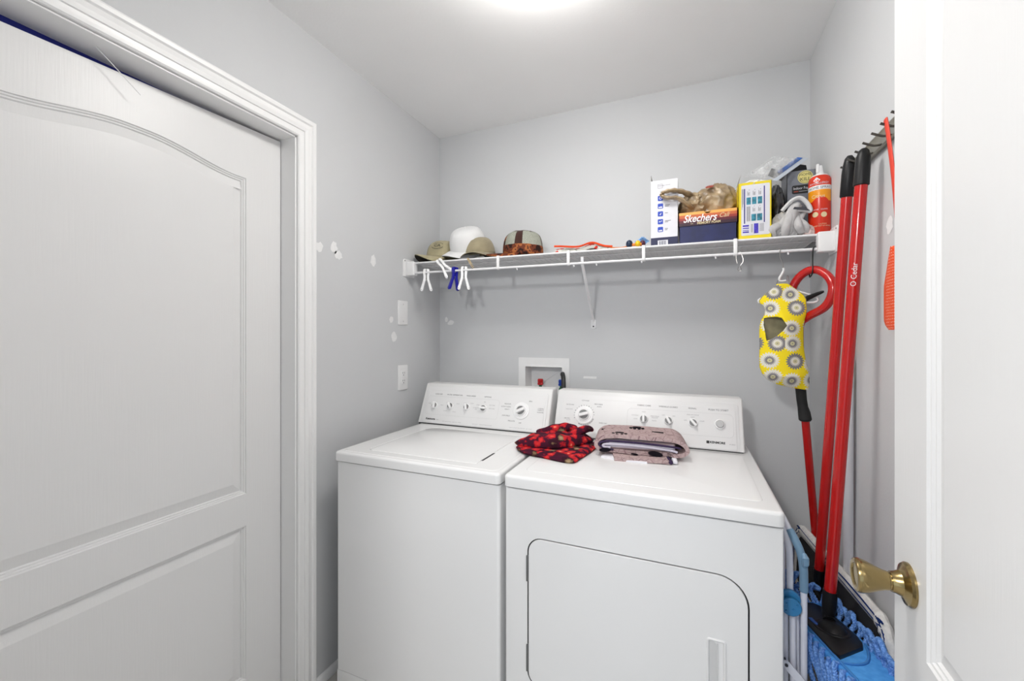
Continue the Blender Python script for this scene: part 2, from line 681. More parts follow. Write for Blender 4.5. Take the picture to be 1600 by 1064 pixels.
# ------------------------------------------------------------------ ceiling lamp (above the frame)
cl = thing('ceiling_light', 'round white dome light on the ceiling of the laundry room', 'ceiling light', (LAMP[0], LAMP[1], ZC))
bm = B()
lathe(bm, [(0, 0), (.125, 0), (.125, -.016), (.118, -.020), (0, -.020)], 40)
obj('base', bm, WHITE, cl, world=False)
GLOW = mat('lamp_glass', (0.9, 0.9, 0.9), 0.4, emit=((1.0, 0.975, 0.935), LAMP_GLOW))
bm = B()
lathe(bm, [(.120, -.020), (.148, -.034), (.156, -.052), (.148, -.070), (.118, -.086), (.070, -.095), (.030, -.098), (0, -.0985)], 40)
obj('dome', bm, GLOW, cl, world=False)

# ------------------------------------------------------------------ washer and dryer
EV = V((0, .078, .176)).normalized()               # up the slope of a control console
def console_body(x0, x1, yb):
    bm = B()
    prof = [(1.7016, .9176), (1.780, 1.0945), (1.7835, 1.0985), (1.789, 1.100), (yb - .006, 1.100), (yb, 1.094), (yb, .9176)]
    # polygon in (y,z), extruded along x
    m = frame((x0, 0, 0), (0, 1, 0), (0, 0, 1))
    vs = prism(bm, prof, 0, x1 - x0, m)
    es = [e for e in bm.edges if abs(e.verts[0].co.x - e.verts[1].co.x) < 1e-6 and max(e.verts[0].co.z, e.verts[1].co.z) > .92]
    bmesh.ops.bevel(bm, geom=es, offset=.007, segments=3, profile=.5, affect='EDGES')
    return bm

def console_panel(mc, L):
    """raised field on the slope with a rounded step along its top"""
    bm = B()
    prism(bm, rrect(.016, L - .016, .0055, .186, (.004, .004, .016, .016)), 0, .0030, mc, bev=.0012)
    prism(bm, rrect(.026, L - .026, .0065, .166, (.003, .003, .012, .012)), .0015, .0052, mc, bev=.0012)
    return bm

def knob_small(mc, x, v, ang, r=.0165):
    bm = B()
    m = mc @ M.Translation((x, v, .005)) @ M.Rotation(R(ang), 4, 'Z')
    lathe(bm, [(0, 0), (r, 0), (r, .004), (r * .93, .0065), (r * .80, .0075), (0, .0075)], 28, m)
    # sunken grey wings and the white grip bar
    for s in (-1, 1):
        pl = [(r * .78 * cos(R(q)), s * r * .78 * sin(R(q))) for q in range(18, 163, 12)]
        if s < 0:
            pl = list(reversed(pl))
        prism(bm, pl, .0075, .0092, m, mi=1)
    prism(bm, rrect(-r * .98, r * .98, -r * .27, r * .27, r * .2, 3), .006, .0195, m, bev=.0015)
    return bm

def knob_big(mc, x, v, ang):
    """timer dial: wide skirt, ring and grip"""
    bm = B()
    m = mc @ M.Translation((x, v, .005)) @ M.Rotation(R(ang), 4, 'Z')
    lathe(bm, [(0, 0), (.0385, 0), (.0385, .0035), (.0365, .0048), (.0300, .0050), (.0290, .0070), (0, .0070)], 40, m)
    return bm, m

def dial_grip(m, r=.0235):
    bm = B()
    lathe(bm, [(0, .007), (r, .007), (r * .97, .0125), (r * .90, .0150), (r * .84, .0145), (r * .80, .0095), (0, .0095)], 36, m)
    for s in (-1, 1):
        pl = [(r * .80 * cos(R(q)), s * r * .80 * sin(R(q))) for q in range(14, 167, 9)]
        if s < 0:
            pl = list(reversed(pl))
        prism(bm, pl, .0095, .0105, m, mi=1)
    prism(bm, rrect(-r * .86, r * .86, -r * .26, r * .26, r * .15, 3), .008, .024, m, bev=.002)
    return bm

def line(bm, x0, y0, x1, y1, w, mtx, mi, z=.0056):
    d = V((x1 - x0, y1 - y0)).normalized() * w / 2
    n = V((-d.y, d.x))
    vs = [bm.verts.new(mtx @ V((p[0], p[1], z))) for p in ((x0 - n.x, y0 - n.y), (x1 - n.x, y1 - n.y), (x1 + n.x, y1 + n.y), (x0 + n.x, y0 + n.y))]
    f = bm.faces.new(vs); f.material_index = mi

def outline(bm, poly, w, mtx, mi, z=.0056):
    q = offset(poly, w)
    a = [bm.verts.new(mtx @ V((p[0], p[1], z))) for p in poly]
    b = [bm.verts.new(mtx @ V((p[0], p[1], z))) for p in q]
    for i in range(len(a)):
        f = bm.faces.new((a[i], a[(i + 1) % len(a)], b[(i + 1) % len(a)], b[i])); f.material_index = mi

def lab(bm, s, x, v, size, mc, mi=0, align='CENTER', sx=1.0, bold=0.0):
    text(bm, s, size * 1.12, mc @ M.Translation((x, v, .0056)), mi, align, sx=sx, bold=bold)

def cabinet(x0, x1, y0, y1, z0, z1, r=.010):
    bm = B()
    prism(bm, rrect(x0, x1, y0, y1, (r, r, .004, .004), 5), z0, z1, bev=.003)
    return bm

def rounded_slab(bm, poly, z0, z1, r, n=5, mi=0):
    """slab with a softly rounded upper edge, built as rings so the corners stay clean"""
    rings = [[bm.verts.new((p[0], p[1], z0)) for p in offset(poly, .001)], [bm.verts.new((p[0], p[1], z0 + .001)) for p in poly]]
    for i in range(n + 1):
        q = pi / 2 * i / n
        rings.append([bm.verts.new((p[0], p[1], z1 - r + r * sin(q))) for p in offset(poly, r * (1 - cos(q)))])
    k = len(poly)
    for A_, B_ in zip(rings, rings[1:]):
        for i in range(k):
            bm.faces.new((A_[i], A_[(i + 1) % k], B_[(i + 1) % k], B_[i])).material_index = mi
    bm.faces.new(rings[-1]).material_index = mi
    bm.faces.new(list(reversed(rings[0]))).material_index = mi

def top_panel(x0, x1, y0, y1, z0, z1, r=.016):
    bm = B()
    rounded_slab(bm, rrect(x0, x1, y0, y1, (r, r, .012, .012), 8), z0, z1, .0095)
    return bm

# --- washer
WX0, WX1, FY, TZ = -1.196, -.533, 1.175, .914
washer = thing('washing_machine', 'white top-loading washing machine on the left, beside the white panelled door', 'washing machine', ((WX0 + WX1) / 2, 1.50, 0))
obj('cabinet', cabinet(WX0, WX1, FY, 1.855, .105, .8725), ENAMEL, washer)
bm = B(); box(bm, WX0 + .010, WX1 - .010, FY + .010, 1.85, .02, .89)
obj('inner_shell', bm, SEAM, washer)
bm = B(); box(bm, WX0, WX1, FY + .001, 1.855, .012, .102, .003)
obj('toe_panel', bm, ENAMEL, washer)
for sx in (WX0 + .05, WX1 - .05):
    for sy in (FY + .06, 1.80):
        bm = B(); lathe(bm, [(0, 0), (.018, 0), (.018, .010), (.008, .014), (.008, .03), (0, .03)], 14, M.Translation((sx, sy, 0)))
        obj('foot', bm, BLACKP, washer)
bm = top_panel(WX0 - .004, WX1 + .003, FY - .010, 1.855, .878, TZ - .0018)
obj('top', bm, ENAMEL, washer)
# shallow tray with the lid lying in it
bm = B()
lid = rrect(-1.100, -.640, 1.222, 1.640, (.030, .012, .012, .060), 8)
rim = rrect(WX0 + .022, WX1 - .018, FY + .012, 1.694, (.02, .02, .01, .01), 6)
mt = M.Translation((0, 0, TZ - .0022))
loops = holed_face(bm, rim, [lid], z=.0022, mtx=None)
panel_rings(bm, loops[1], lid, [(.003, .0012), (.0045, .0024)], fill=False, z=.0022)
a0 = loops[0]
lo = [bm.verts.new((v.co.x + (.008 if v.co.x > -.86 else -.008), v.co.y + (.008 if v.co.y > 1.45 else -.008), -.0012)) for v in a0]
for i in range(len(a0)):
    bm.faces.new((a0[i], lo[i], lo[(i + 1) % len(a0)], a0[(i + 1) % len(a0)]))
bmesh.ops.transform(bm, matrix=mt, verts=bm.verts)
obj('lid_surround', bm, ENAMEL, washer, ang=20)
bm = B()
ld = rrect(-1.0955, -.6428, 1.2265, 1.6365, (.026, .010, .010, .056), 8)
rounded_slab(bm, ld, TZ - .006, TZ + .0006, .0025, 3)
lidp = obj('lid', bm, ENAMEL, washer)
bm = B()
box(bm, -.6436, -.6340, 1.262, 1.362, TZ - .004, TZ + .0006, .0008, mi=0)
box(bm, -.6400, -.6350, 1.264, 1.360, TZ + .0006, TZ + .0009, mi=1)
obj('lid_finger_slot', bm, [mat('slot_grey', (.30, .30, .30), .5), SEAM], lidp)
con = obj('control_console', console_body(-1.212, -.547, 1.857), CONSOLE, washer)
bm = B(); box(bm, -1.212 + .005, -.547 - .005, 1.7055, 1.850, .905, .9180)  # dark strip standing in for the shade in the gap under the console
obj('console_gap_shade', bm, SEAM, con)
LW = .665
mc = frame((-1.212, 1.700, .914), (1, 0, 0), EV)
obj('control_panel', console_panel(mc, LW), PANEL, con)
for x, v, an in ((.0800, .0900, 97), (.1675, .0925, 122), (.2560, .0925, 108), (.3440, .0930, 178)):
    obj('selector_knob', knob_small(mc, x, v, an), [KNOB, KNOBG], washer)
bm, m_ = knob_big(mc, .5320, .0945, 27)
dialo = obj('timer_dial', bm, KNOB, washer)
obj('dial_grip', dial_grip(m_), [KNOB, KNOBG], dialo)
bm = B()
for s, x in (('LOAD SIZE', .089), ('WATER TEMPERATURE', .178), ('WASH SPEED', .268), ('OPTIONS', .356)):
    lab(bm, s, x, .1480, .0075, mc)
for s, x, v in (('LOW', .048, .099), ('HIGH', .118, .094), ('HOT', .148, .108), ('COLD', .205, .106), ('WARM', .143, .068), ('COLD', .193, .066), ('FAST', .243, .112), ('SLOW', .280, .112), ('SOAK', .312, .107), ('OFF', .345, .123), ('2ND RINSE', .385, .110), ('PRE WASH', .386, .094), ('EXTENDED', .306, .093), ('SPIN', .306, .086)):
    lab(bm, s, x, v, .0055, mc, 1)
for s, x, v in (('REGULAR', .462, .122), ('ULTRA CLEAN', .455, .109), ('HEAVY', .462, .097), ('PERM PRESS', .462, .068), ('DELICATE', .492, .046), ('OFF', .534, .040), ('SPIN', .570, .140), ('CASUAL', .622, .110), ('FABRICS', .622, .1025), ('NORMAL', .622, .093)):
    lab(bm, s, x, v, .0066, mc, 0)
lab(bm, 'SUPER CAPACITY PLUS   QUIET PAK   4 SPEED', .190, .0175, .0045, mc, 1)
lab(bm, 'HEAVY DUTY      TRIPLE ACTION AGITATOR', .350, .0165, .0045, mc, 1)
lab(bm, 'PUSH TO START  PULL TO STOP    OFF   WASH', .540, .0165, .0045, mc, 1)
lab(bm, 'Kenmore', .0715, .024, .0120, mc, 2, bold=.0005)
text(bm, '80 SERIES', .005, mc @ M.Translation((.108, .0225, .0056)), 1)
outline(bm, rrect(.034, .420, .046, .137, .012, 5), .0007, mc, 3)
outline(bm, rrect(.155, .202, .1385, .1386, .00004, 1), .00003, mc, 3)
obj('lettering', bm, [INK, INKL, INKB, mat('print_pale', (.58, .58, .58), .6)], con, smooth=False, fixn=False)

# --- dryer
DX0, DX1 = -.514, .217
dryer = thing('clothes_dryer', 'white clothes dryer on the right with a front door and folded cloths on its top', 'dryer', ((DX0 + DX1) / 2, 1.50, 0))
bm = B()
sh = [(DX0, .03), (DX1, .03), (DX1, .8725), (DX0, .8725)]
door_out = rrect(-.441, .1445, .290, .7345, (.040, .060, .075, .046), 10)
mfr = frame((0, FY, 0), (1, 0, 0), (0, 0, 1))      # +z = -y, towards the camera
loops = holed_face(bm, offset(sh, .007), [door_out])
panel_rings(bm, loops[1], door_out, [(.0005, .006), (.001, .010)], mi=1, fill=False)  # gap walls coloured dark so the door gap looks shaded
front_loop = loops[0]
for d_, dep in ((.0035, .0009), (.001, .0035), (0, .007), (0, .680)):
    nx = [bm.verts.new((p[0], p[1], -dep)) for p in (offset(sh, d_) if d_ else sh)]
    for i in range(4):
        bm.faces.new((front_loop[i], nx[i], nx[(i + 1) % 4], front_loop[(i + 1) % 4]))
    front_loop = nx
bm.faces.new(front_loop)
bmesh.ops.transform(bm, matrix=mfr, verts=bm.verts)
obj('cabinet', bm, [ENAMEL, SEAM], dryer)
bm = B(); box(bm, DX0 + .010, DX1 - .010, FY + .0098, 1.85, .02, .89)
obj('inner_shell', bm, SEAM, dryer)
for sx in (DX0 + .05, DX1 - .05):
    for sy in (FY + .06, 1.80):
        bm = B(); lathe(bm, [(0, 0), (.018, 0), (.018, .010), (.008, .014), (.008, .03), (0, .03)], 14, M.Translation((sx, sy, 0)))
        obj('foot', bm, BLACKP, dryer)
obj('top', top_panel(DX0 - .002, DX1 + .002, FY - .010, 1.855, .878, TZ - .0006), ENAMEL, dryer)
bm = B()
rounded_slab(bm, rrect(DX0 + .045, DX1 - .035, FY + .050, 1.685, .02, 6), TZ - .003, TZ + .0006, .0012, 3)
obj('work_surface', bm, ENAMEL, dryer)
# door with the moulded hand recess
bm = B()
dd = offset(door_out, .0046)
hh = rrect(.0470, .0935, .392, .5690, .008, 5)
loops = holed_face(bm, dd, [hh], z=.002)
panel_rings(bm, loops[1], hh, [(.0015, -.0022), (.004, -.0026), (.0065, -.0005), (.008, .003)], z=.002, fill=True)
ot = loops[0]
r1 = [bm.verts.new((p[0], p[1], -.0005)) for p in offset(dd, -.0012)]
r2 = [bm.verts.new((p[0], p[1], -.008)) for p in offset(dd, -.0012)]
for i in range(len(ot)):
    j = (i + 1) % len(ot)
    bm.faces.new((ot[i], r1[i], r1[j], ot[j]))
    bm.faces.new((r1[i], r2[i], r2[j], r1[j]))
bmesh.ops.transform(bm, matrix=mfr, verts=bm.verts)
ddo = obj('door', bm, ENAMEL, dryer, ang=25)
bm = B()
grip = rrect(.0500, .0725, .398, .5600, (.004, .012, .012, .004), 5)
go = rrect(.0545, .0885, .3985, .5625, .004, 3)
g0 = [bm.verts.new((p[0], p[1], -.0010)) for p in grip]
g1 = [bm.verts.new((p[0], p[1], -.0008)) for p in offset(grip, .0012)]
for i in range(len(g0)):
    j = (i + 1) % len(g0)
    bm.faces.new((g0[i], g0[j], g1[j], g1[i]))
f = bm.faces.new(g1)
prism(bm, rrect(.0712, .0745, .398, .5560, .0015, 2), -.001, .0016, bev=.0008, mi=0)
bmesh.ops.transform(bm, matrix=mfr, verts=bm.verts)
obj('door_handle', bm, mat('handle_plastic', (.62, .62, .62), .35), ddo)
for zz in ((.600, .677), (.330, .410)):
    bm = B(); box(bm, -.4440, -.4375, FY - .0045, FY + .004, zz[0], zz[1], .0012)
    obj('hinge', bm, mat('hinge_grey', (.12, .12, .12), .5), ddo)
con = obj('control_console', console_body(-.523, .195, 1.857), CONSOLE, dryer)
bm = B(); box(bm, -.523 + .005, .195 - .005, 1.7055, 1.850, .905, .9180)  # dark strip, painted shade below the dryer console
obj('console_gap_shade', bm, SEAM, con)
LD = .718
mc = frame((-.523, 1.700, .914), (1, 0, 0), EV)
obj('control_panel', console_panel(mc, LD), PANEL, con)
bm, m_ = knob_big(mc, .1262, .0970, 16)
dialo = obj('timer_dial', bm, KNOB, dryer)
obj('dial_grip', dial_grip(m_), [KNOB, KNOBG], dialo)
for x, v, an in ((.3665, .0985, 92), (.4585, .0985, 118), (.5470, .0965, 130)):
    obj('selector_knob', knob_small(mc, x, v, an), [KNOB, KNOBG], dryer)
bm = B()
m_ = mc @ M.Translation((.6385, .0985, .005))
lathe(bm, [(0, 0), (.0185, 0), (.0185, .004), (.0172, .007), (.0150, .0075), (.0142, .005), (0, .005)], 32, m_)
lathe(bm, [(0, .005), (.0132, .005), (.0132, .0105), (.0118, .0122), (0, .0124)], 32, m_, mi=1)
obj('start_button', bm, [KNOB, mat('button_grey', (.48, .48, .48), .4)], dryer)
bm = B()
for s, x, v in (('COTTONS', .1262, .1590), ('AUTO DRY', .063, .138), ('PERM PRESS', .183, .146), ('KNITS', .187, .136), ('TIMED DRY', .207, .068), ('DELICATE', .060, .118), ('AIR DRY', .055, .078), ('FLUFF', .061, .071)):
    lab(bm, s, x, v, .0060, mc, 0 if s not in ('DELICATE', 'FLUFF') else 1)
for s, x in (('FABRIC CARE', .366), ('WRINKLE GUARD', .457), ('SIGNAL', .545)):
    lab(bm, s, x, .1535, .0078, mc)
lab(bm, 'PUSH TO START', .635, .1525, .0084, mc)
for s, x, v in (('HIGH', .366, .127), ('COTTON', .332, .111), ('LOW', .335, .097), ('PERM PRESS', .408, .112), ('MEDIUM', .408, .106), ('KNITS', .406, .094), ('OFF', .440, .119), ('ON', .478, .118), ('OFF', .520, .105), ('SOFT', .546, .119), ('LOUD', .578, .106), ('END OF CYCLE', .546, .128)):
    lab(bm, s, x, v, .0055, mc, 1)
for k in range(14):
    q = R(200 - 15 * k)
    p0 = (.1262 + .0395 * cos(q), .0970 + .0395 * sin(q)); p1 = (.1262 + .044 * cos(q), .0970 + .044 * sin(q))
    line(bm, p0[0], p0[1], p1[0], p1[1], .0022 if k % 3 else .004, mc, 1)
for k in range(8):
    q = R(-18 - 13 * k); q2 = R(-18 - 13 * (k + 1) + 2)
    line(bm, .1262 + .0425 * cos(q), .0970 + .0425 * sin(q), .1262 + .0425 * cos(q2), .0970 + .0425 * sin(q2), .0045, mc, 1)
lab(bm, 'KENMORE', .6290, .0300, .0098, mc, 2, bold=.0005)
prism(bm, rrect(.592, .602, .0250, .0350, .001, 2), .0052, .0057, mc, mi=2)
text(bm, '80 SERIES', .005, mc @ M.Translation((.678, .0275, .0056)), 1)
outline(bm, rrect(.302, .684, .0510, .1390, .016, 6), .0007, mc, 3)
obj('lettering', bm, [INK, INKL, INKB, MATS['print_pale']], con, smooth=False, fixn=False)

# ------------------------------------------------------------------ outlet box, hose, wall plates
ob = thing('laundry_outlet_box', 'white recessed water outlet box in the back wall above the gap between the machines', 'outlet box', ((HX0 + HX1) / 2, YB, 1.12))
bm = B()
loops = holed_face(bm, rrect(-.812, -.539, 1.000, 1.226, .004, 3), [rrect(HX0 + .003, HX1 - .003, HZ0 + .003, HZ1 - .003, .002, 2)], z=.006)
hole = rrect(HX0 + .003, HX1 - .003, HZ0 + .003, HZ1 - .003, .002, 2)
panel_rings(bm, loops[1], hole, [(.001, -.0045), (.003, .085)], z=.006, fill=True)
o_ = loops[0]
lo = [bm.verts.new((v.co.x, v.co.y, .0005)) for v in o_]
for i in range(len(o_)):
    bm.faces.new((o_[i], lo[i], lo[(i + 1) % len(o_)], o_[(i + 1) % len(o_)]))
bmesh.ops.transform(bm, matrix=frame((0, YB, 0), (1, 0, 0), (0, 0, 1)), verts=bm.verts)
obj('housing', bm, WHITE, ob, ang=25)
for nm, x, m, lb in (('hot_water_valve', -.705, mat('valve_red', (.45, .01, .012), .4), 'red valve handle'), ('cold_water_valve', -.592, mat('valve_blue', (.005, .04, .32), .4), 'blue valve handle')):
    bm = B()
    mv = M.Translation((x, YB + .035, 1.035))
    lathe(bm, [(0, 0), (.011, 0), (.011, .018), (.013, .020), (.013, .034), (.008, .036), (.008, .048), (0, .048)], 16, mv, mi=1)
    box(bm, -.014, .014, -.010, .010, .046, .060, .004, mtx=mv)
    lathe(bm, [(0, .058), (.013, .058), (.015, .064), (.015, .074), (.012, .078), (0, .078)], 12, mv)
    tube(bm, [(x, YB + .034, 1.05), (x, YB + .012, 1.045), (x, YB + .004, 1.03)], .008, 10, mi=1)
    obj(nm, bm, [m, mat('valve_green', (.02, .10, .05), .35, .4)], ob, label=lb)
bm = B()
tube(bm, spline([(-.567, 2.005, 1.145), (-.560, 1.985, 1.150), (-.548, 1.955, 1.125), (-.541, 1.930, 1.06), (-.540, 1.905, .95), (-.540, 1.90, .80), (-.545, 1.90, .5)], 6), .011, 12)
tag(obj('drain_hose', bm, mat('black_rubber', (.015, .015, .015), .5), origin=(-.54, 1.93, .5)), 'black drain hose rising between the washer and the dryer consoles', 'hose')

bp = thing('blank_wall_plate', 'plain white blank cover plate on the left wall, the upper of the two plates', 'wall plate', (XL, 1.697, 1.452))
bm = B()
mw = frame((XL, 1.697, 1.452), (0, 1, 0), (0, 0, 1))
rounded_slab(bm, rrect(-.037, .037, -.060, .060, .004, 3), 0, .006, .003, 3)
bmesh.ops.transform(bm, matrix=mw, verts=bm.verts)
obj('plate', bm, WHITE, bp)
for z in (-.042, .042):
    bm = B(); lathe(bm, [(0, .0055), (.0035, .0055), (.0035, .0068), (0, .0070)], 12, mw @ M.Translation((0, z, 0)))
    obj('screw', bm, mat('screw_grey', (.6, .6, .6), .4, .3), bp)
wo = thing('wall_outlet', 'white decorator wall outlet on the left wall, the lower of the two plates', 'outlet', (XL, 1.697, 1.132))
mw = frame((XL, 1.697, 1.132), (0, 1, 0), (0, 0, 1))
bm = B()
rounded_slab(bm, rrect(-.037, .037, -.062, .062, .004, 3), 0, .006, .003, 3)
bmesh.ops.transform(bm, matrix=mw, verts=bm.verts)
obj('plate', bm, WHITE, wo)
bm = B()
box(bm, -.0168, .0168, -.0335, .0335, .004, .0078, .0015, mtx=mw)
for z in (-.019, .019):
    for x in (-.0065, .0065):
        box(bm, x - .0011, x + .0011, z + .000, z + .008, .0077, .0080, mi=1, mtx=mw)
    lathe(bm, [(0, .0077), (.0026, .0077), (.0026, .0081), (0, .0081)], 10, mw @ M.Translation((0, z - .007, 0)), mi=1)
box(bm, -.005, .005, -.003, -.0005, .0077, .0084, mi=0, mtx=mw)
box(bm, -.005, .005, .0005, .003, .0077, .0084, mi=0, mtx=mw)
obj('receptacle', bm, [WHITE, mat('slot_dark', (.05, .05, .05), .6)], wo)

# ------------------------------------------------------------------ wire shelf
YS = 1.732
def zt(x):
    return 1.7005 - .0093 * (x + 1.262)
def zl(x):
    return 1.6510 - .0093 * (x + 1.262)
shelf = thing('wire_shelf', 'long white wire shelf across the back wall above the machines', 'shelf', (-.41, YB, 1.64))
SX0, SX1 = -1.275, .440
bm = B()
n_ = 69
for i in range(n_):
    x = SX0 + .012 + (SX1 - SX0 - .024) * i / (n_ - 1)
    tube(bm, [(x, YS + .001, zt(x) + .0025), (x, 2.028, zt(x) + .0025)], .00145, 6)
obj('deck_wires', bm, WIRE, shelf)
for y, dz, r, nm in ((YS, 0, .0036, 'front_rail'), (1.835, -.0005, .0024, 'middle_rail'), (2.026, 0, .003, 'back_rail')):
    bm = B(); tube(bm, [(SX0, y, zt(SX0) + dz), (SX1, y, zt(SX1) + dz)], r, 10); obj(nm, bm, WIRE, shelf)
bm = B(); tube(bm, [(SX0, YS - .004, zl(SX0)), (SX1, YS - .004, zl(SX1))], .0052, 12); obj('hanging_rail', bm, WIRE, shelf)
for x in (-.79, -.462, -.156, .166):
    bm = B()
    box(bm, x - .0065, x + .0065, YS - .0125, YS - .0045, zl(x) - .004, zt(x) + .006, .002)
    tube(bm, [(x - .006, YS, zt(x)), (x + .006, YS, zt(x))], .0062, 10)
    tube(bm, [(x - .006, YS - .004, zl(x)), (x + .006, YS - .004, zl(x))], .0080, 10)
    obj('rail_clip', bm, WHITE, shelf)
for x in (-.70, -.44, -.345, -.165, .10, .33):
    bm = B(); tube(bm, [(x, YS - .004, zl(x) - .003), (x + .002, YS - .003, zl(x) - .013)], .0028, 8); obj('wire_stub', bm, WIRE, shelf)
for s, xw, yb0, nm in ((1, XL, 1.700, 'end_bracket'), (-1, XR, 1.690, 'end_bracket')):
    bm = B()
    zc = zt(xw)
    pl = [(yb0, zc - .066), (yb0 + .088, zc - .066), (yb0 + .094, zc - .058), (yb0 + .094, zc + .004), (yb0 + .086, zc + .019), (yb0 + .060, zc + .022), (yb0 + .010, zc + .022), (yb0, zc + .012)]
    m_ = frame((xw, 0, 0), (0, 1, 0), (0, 0, 1))
    prism(bm, pl, .0003, .0045, m_ if s > 0 else m_ @ M.Scale(-1, 4, (0, 0, 1)), bev=.001)
    x0, x1 = sorted((xw + s * .003, xw + s * .052))
    box(bm, x0, x1, yb0 + .018, yb0 + .052, zc - .062, zc + .007, .004, 3)
    for (y, z) in ((yb0 + .012, zc + .012), (yb0 + .074, zc + .010)):
        lathe(bm, [(0, .0046), (.0030, .0046), (.0030, .0052), (0, .0052)], 10, (m_ if s > 0 else m_ @ M.Scale(-1, 4, (0, 0, 1))) @ M.Translation((y, z, 0)), mi=1)
    obj(nm, bm, [WHITE, DARKHOLE], shelf)
bm = B()
pa, pb = V((-.403, YS - .002, zl(-.4) - .004)), V((-.419, YB - .006, 1.408))
tube(bm, [pa + V((0, -.006, .030)), pa, pa + (pb - pa) * .5, pb + V((0, -.004, .012)), pb], .0065, 10, flat=.55, up=(0, 1, .8))
prism(bm, rrect(-.432, -.406, 1.372, 1.418, .008, 4), .0003, .004, frame((0, YB, 0), (1, 0, 0), (0, 0, 1)), bev=.001)
lathe(bm, [(0, .004), (.0035, .004), (.0035, .0046), (0, .0046)], 12, frame((-.419, YB, 1.384), (1, 0, 0), (0, 0, 1)), mi=1)
obj('support_brace', bm, [WIRE, DARKHOLE], shelf)

# ------------------------------------------------------------------ caps on the shelf
def woven(name, col, var=.12, rough=.9):
    return mat(name, col, rough, spec=.2, bump=(500, .25), var=(25, var), sheen=.2)
KHAKI = woven('khaki_cotton', (.36, .32, .20))
TAN = woven('tan_cotton', (.30, .26, .17))
WCAP = woven('white_cotton', (.70, .70, .70), .02)
UNDER = mat('cap_underside', (.035, .03, .02), .9)
DKBROWN = woven('dark_brown_fabric', (.045, .018, .014))

def camo():
    m, nt, b = base_mat('camo_brown', .8, .2)
    tc = node(nt, 'ShaderNodeTexCoord')
    n = node(nt, 'ShaderNodeTexNoise'); n.inputs['Scale'].default_value = 26; n.inputs['Detail'].default_value = 2
    nt.links.new(tc.outputs['Object'], n.inputs['Vector'])
    c = ramp(nt, n.outputs['Fac'], [(0, (.02, .008, .006)), (.42, (.12, .03, .014)), (.52, (.30, .10, .03)), (.60, (.06, .02, .015)), (.72, (.22, .16, .10))])
    nt.links.new(c, b.inputs['Base Color'])
    return m
CAMO = camo()

def meshfab():
    m, nt, b = base_mat('cap_mesh', .85, .2)
    tc = node(nt, 'ShaderNodeTexCoord')
    ck = node(nt, 'ShaderNodeTexVoronoi'); ck.inputs['Scale'].default_value = 260
    nt.links.new(tc.outputs['Object'], ck.inputs['Vector'])
    c = ramp(nt, ck.outputs['Distance'], [(0, (.14, .15, .12)), (.5, (.32, .33, .28))], 'LINEAR')
    nt.links.new(c, b.inputs['Base Color'])
    return m
CMESH = meshfab()

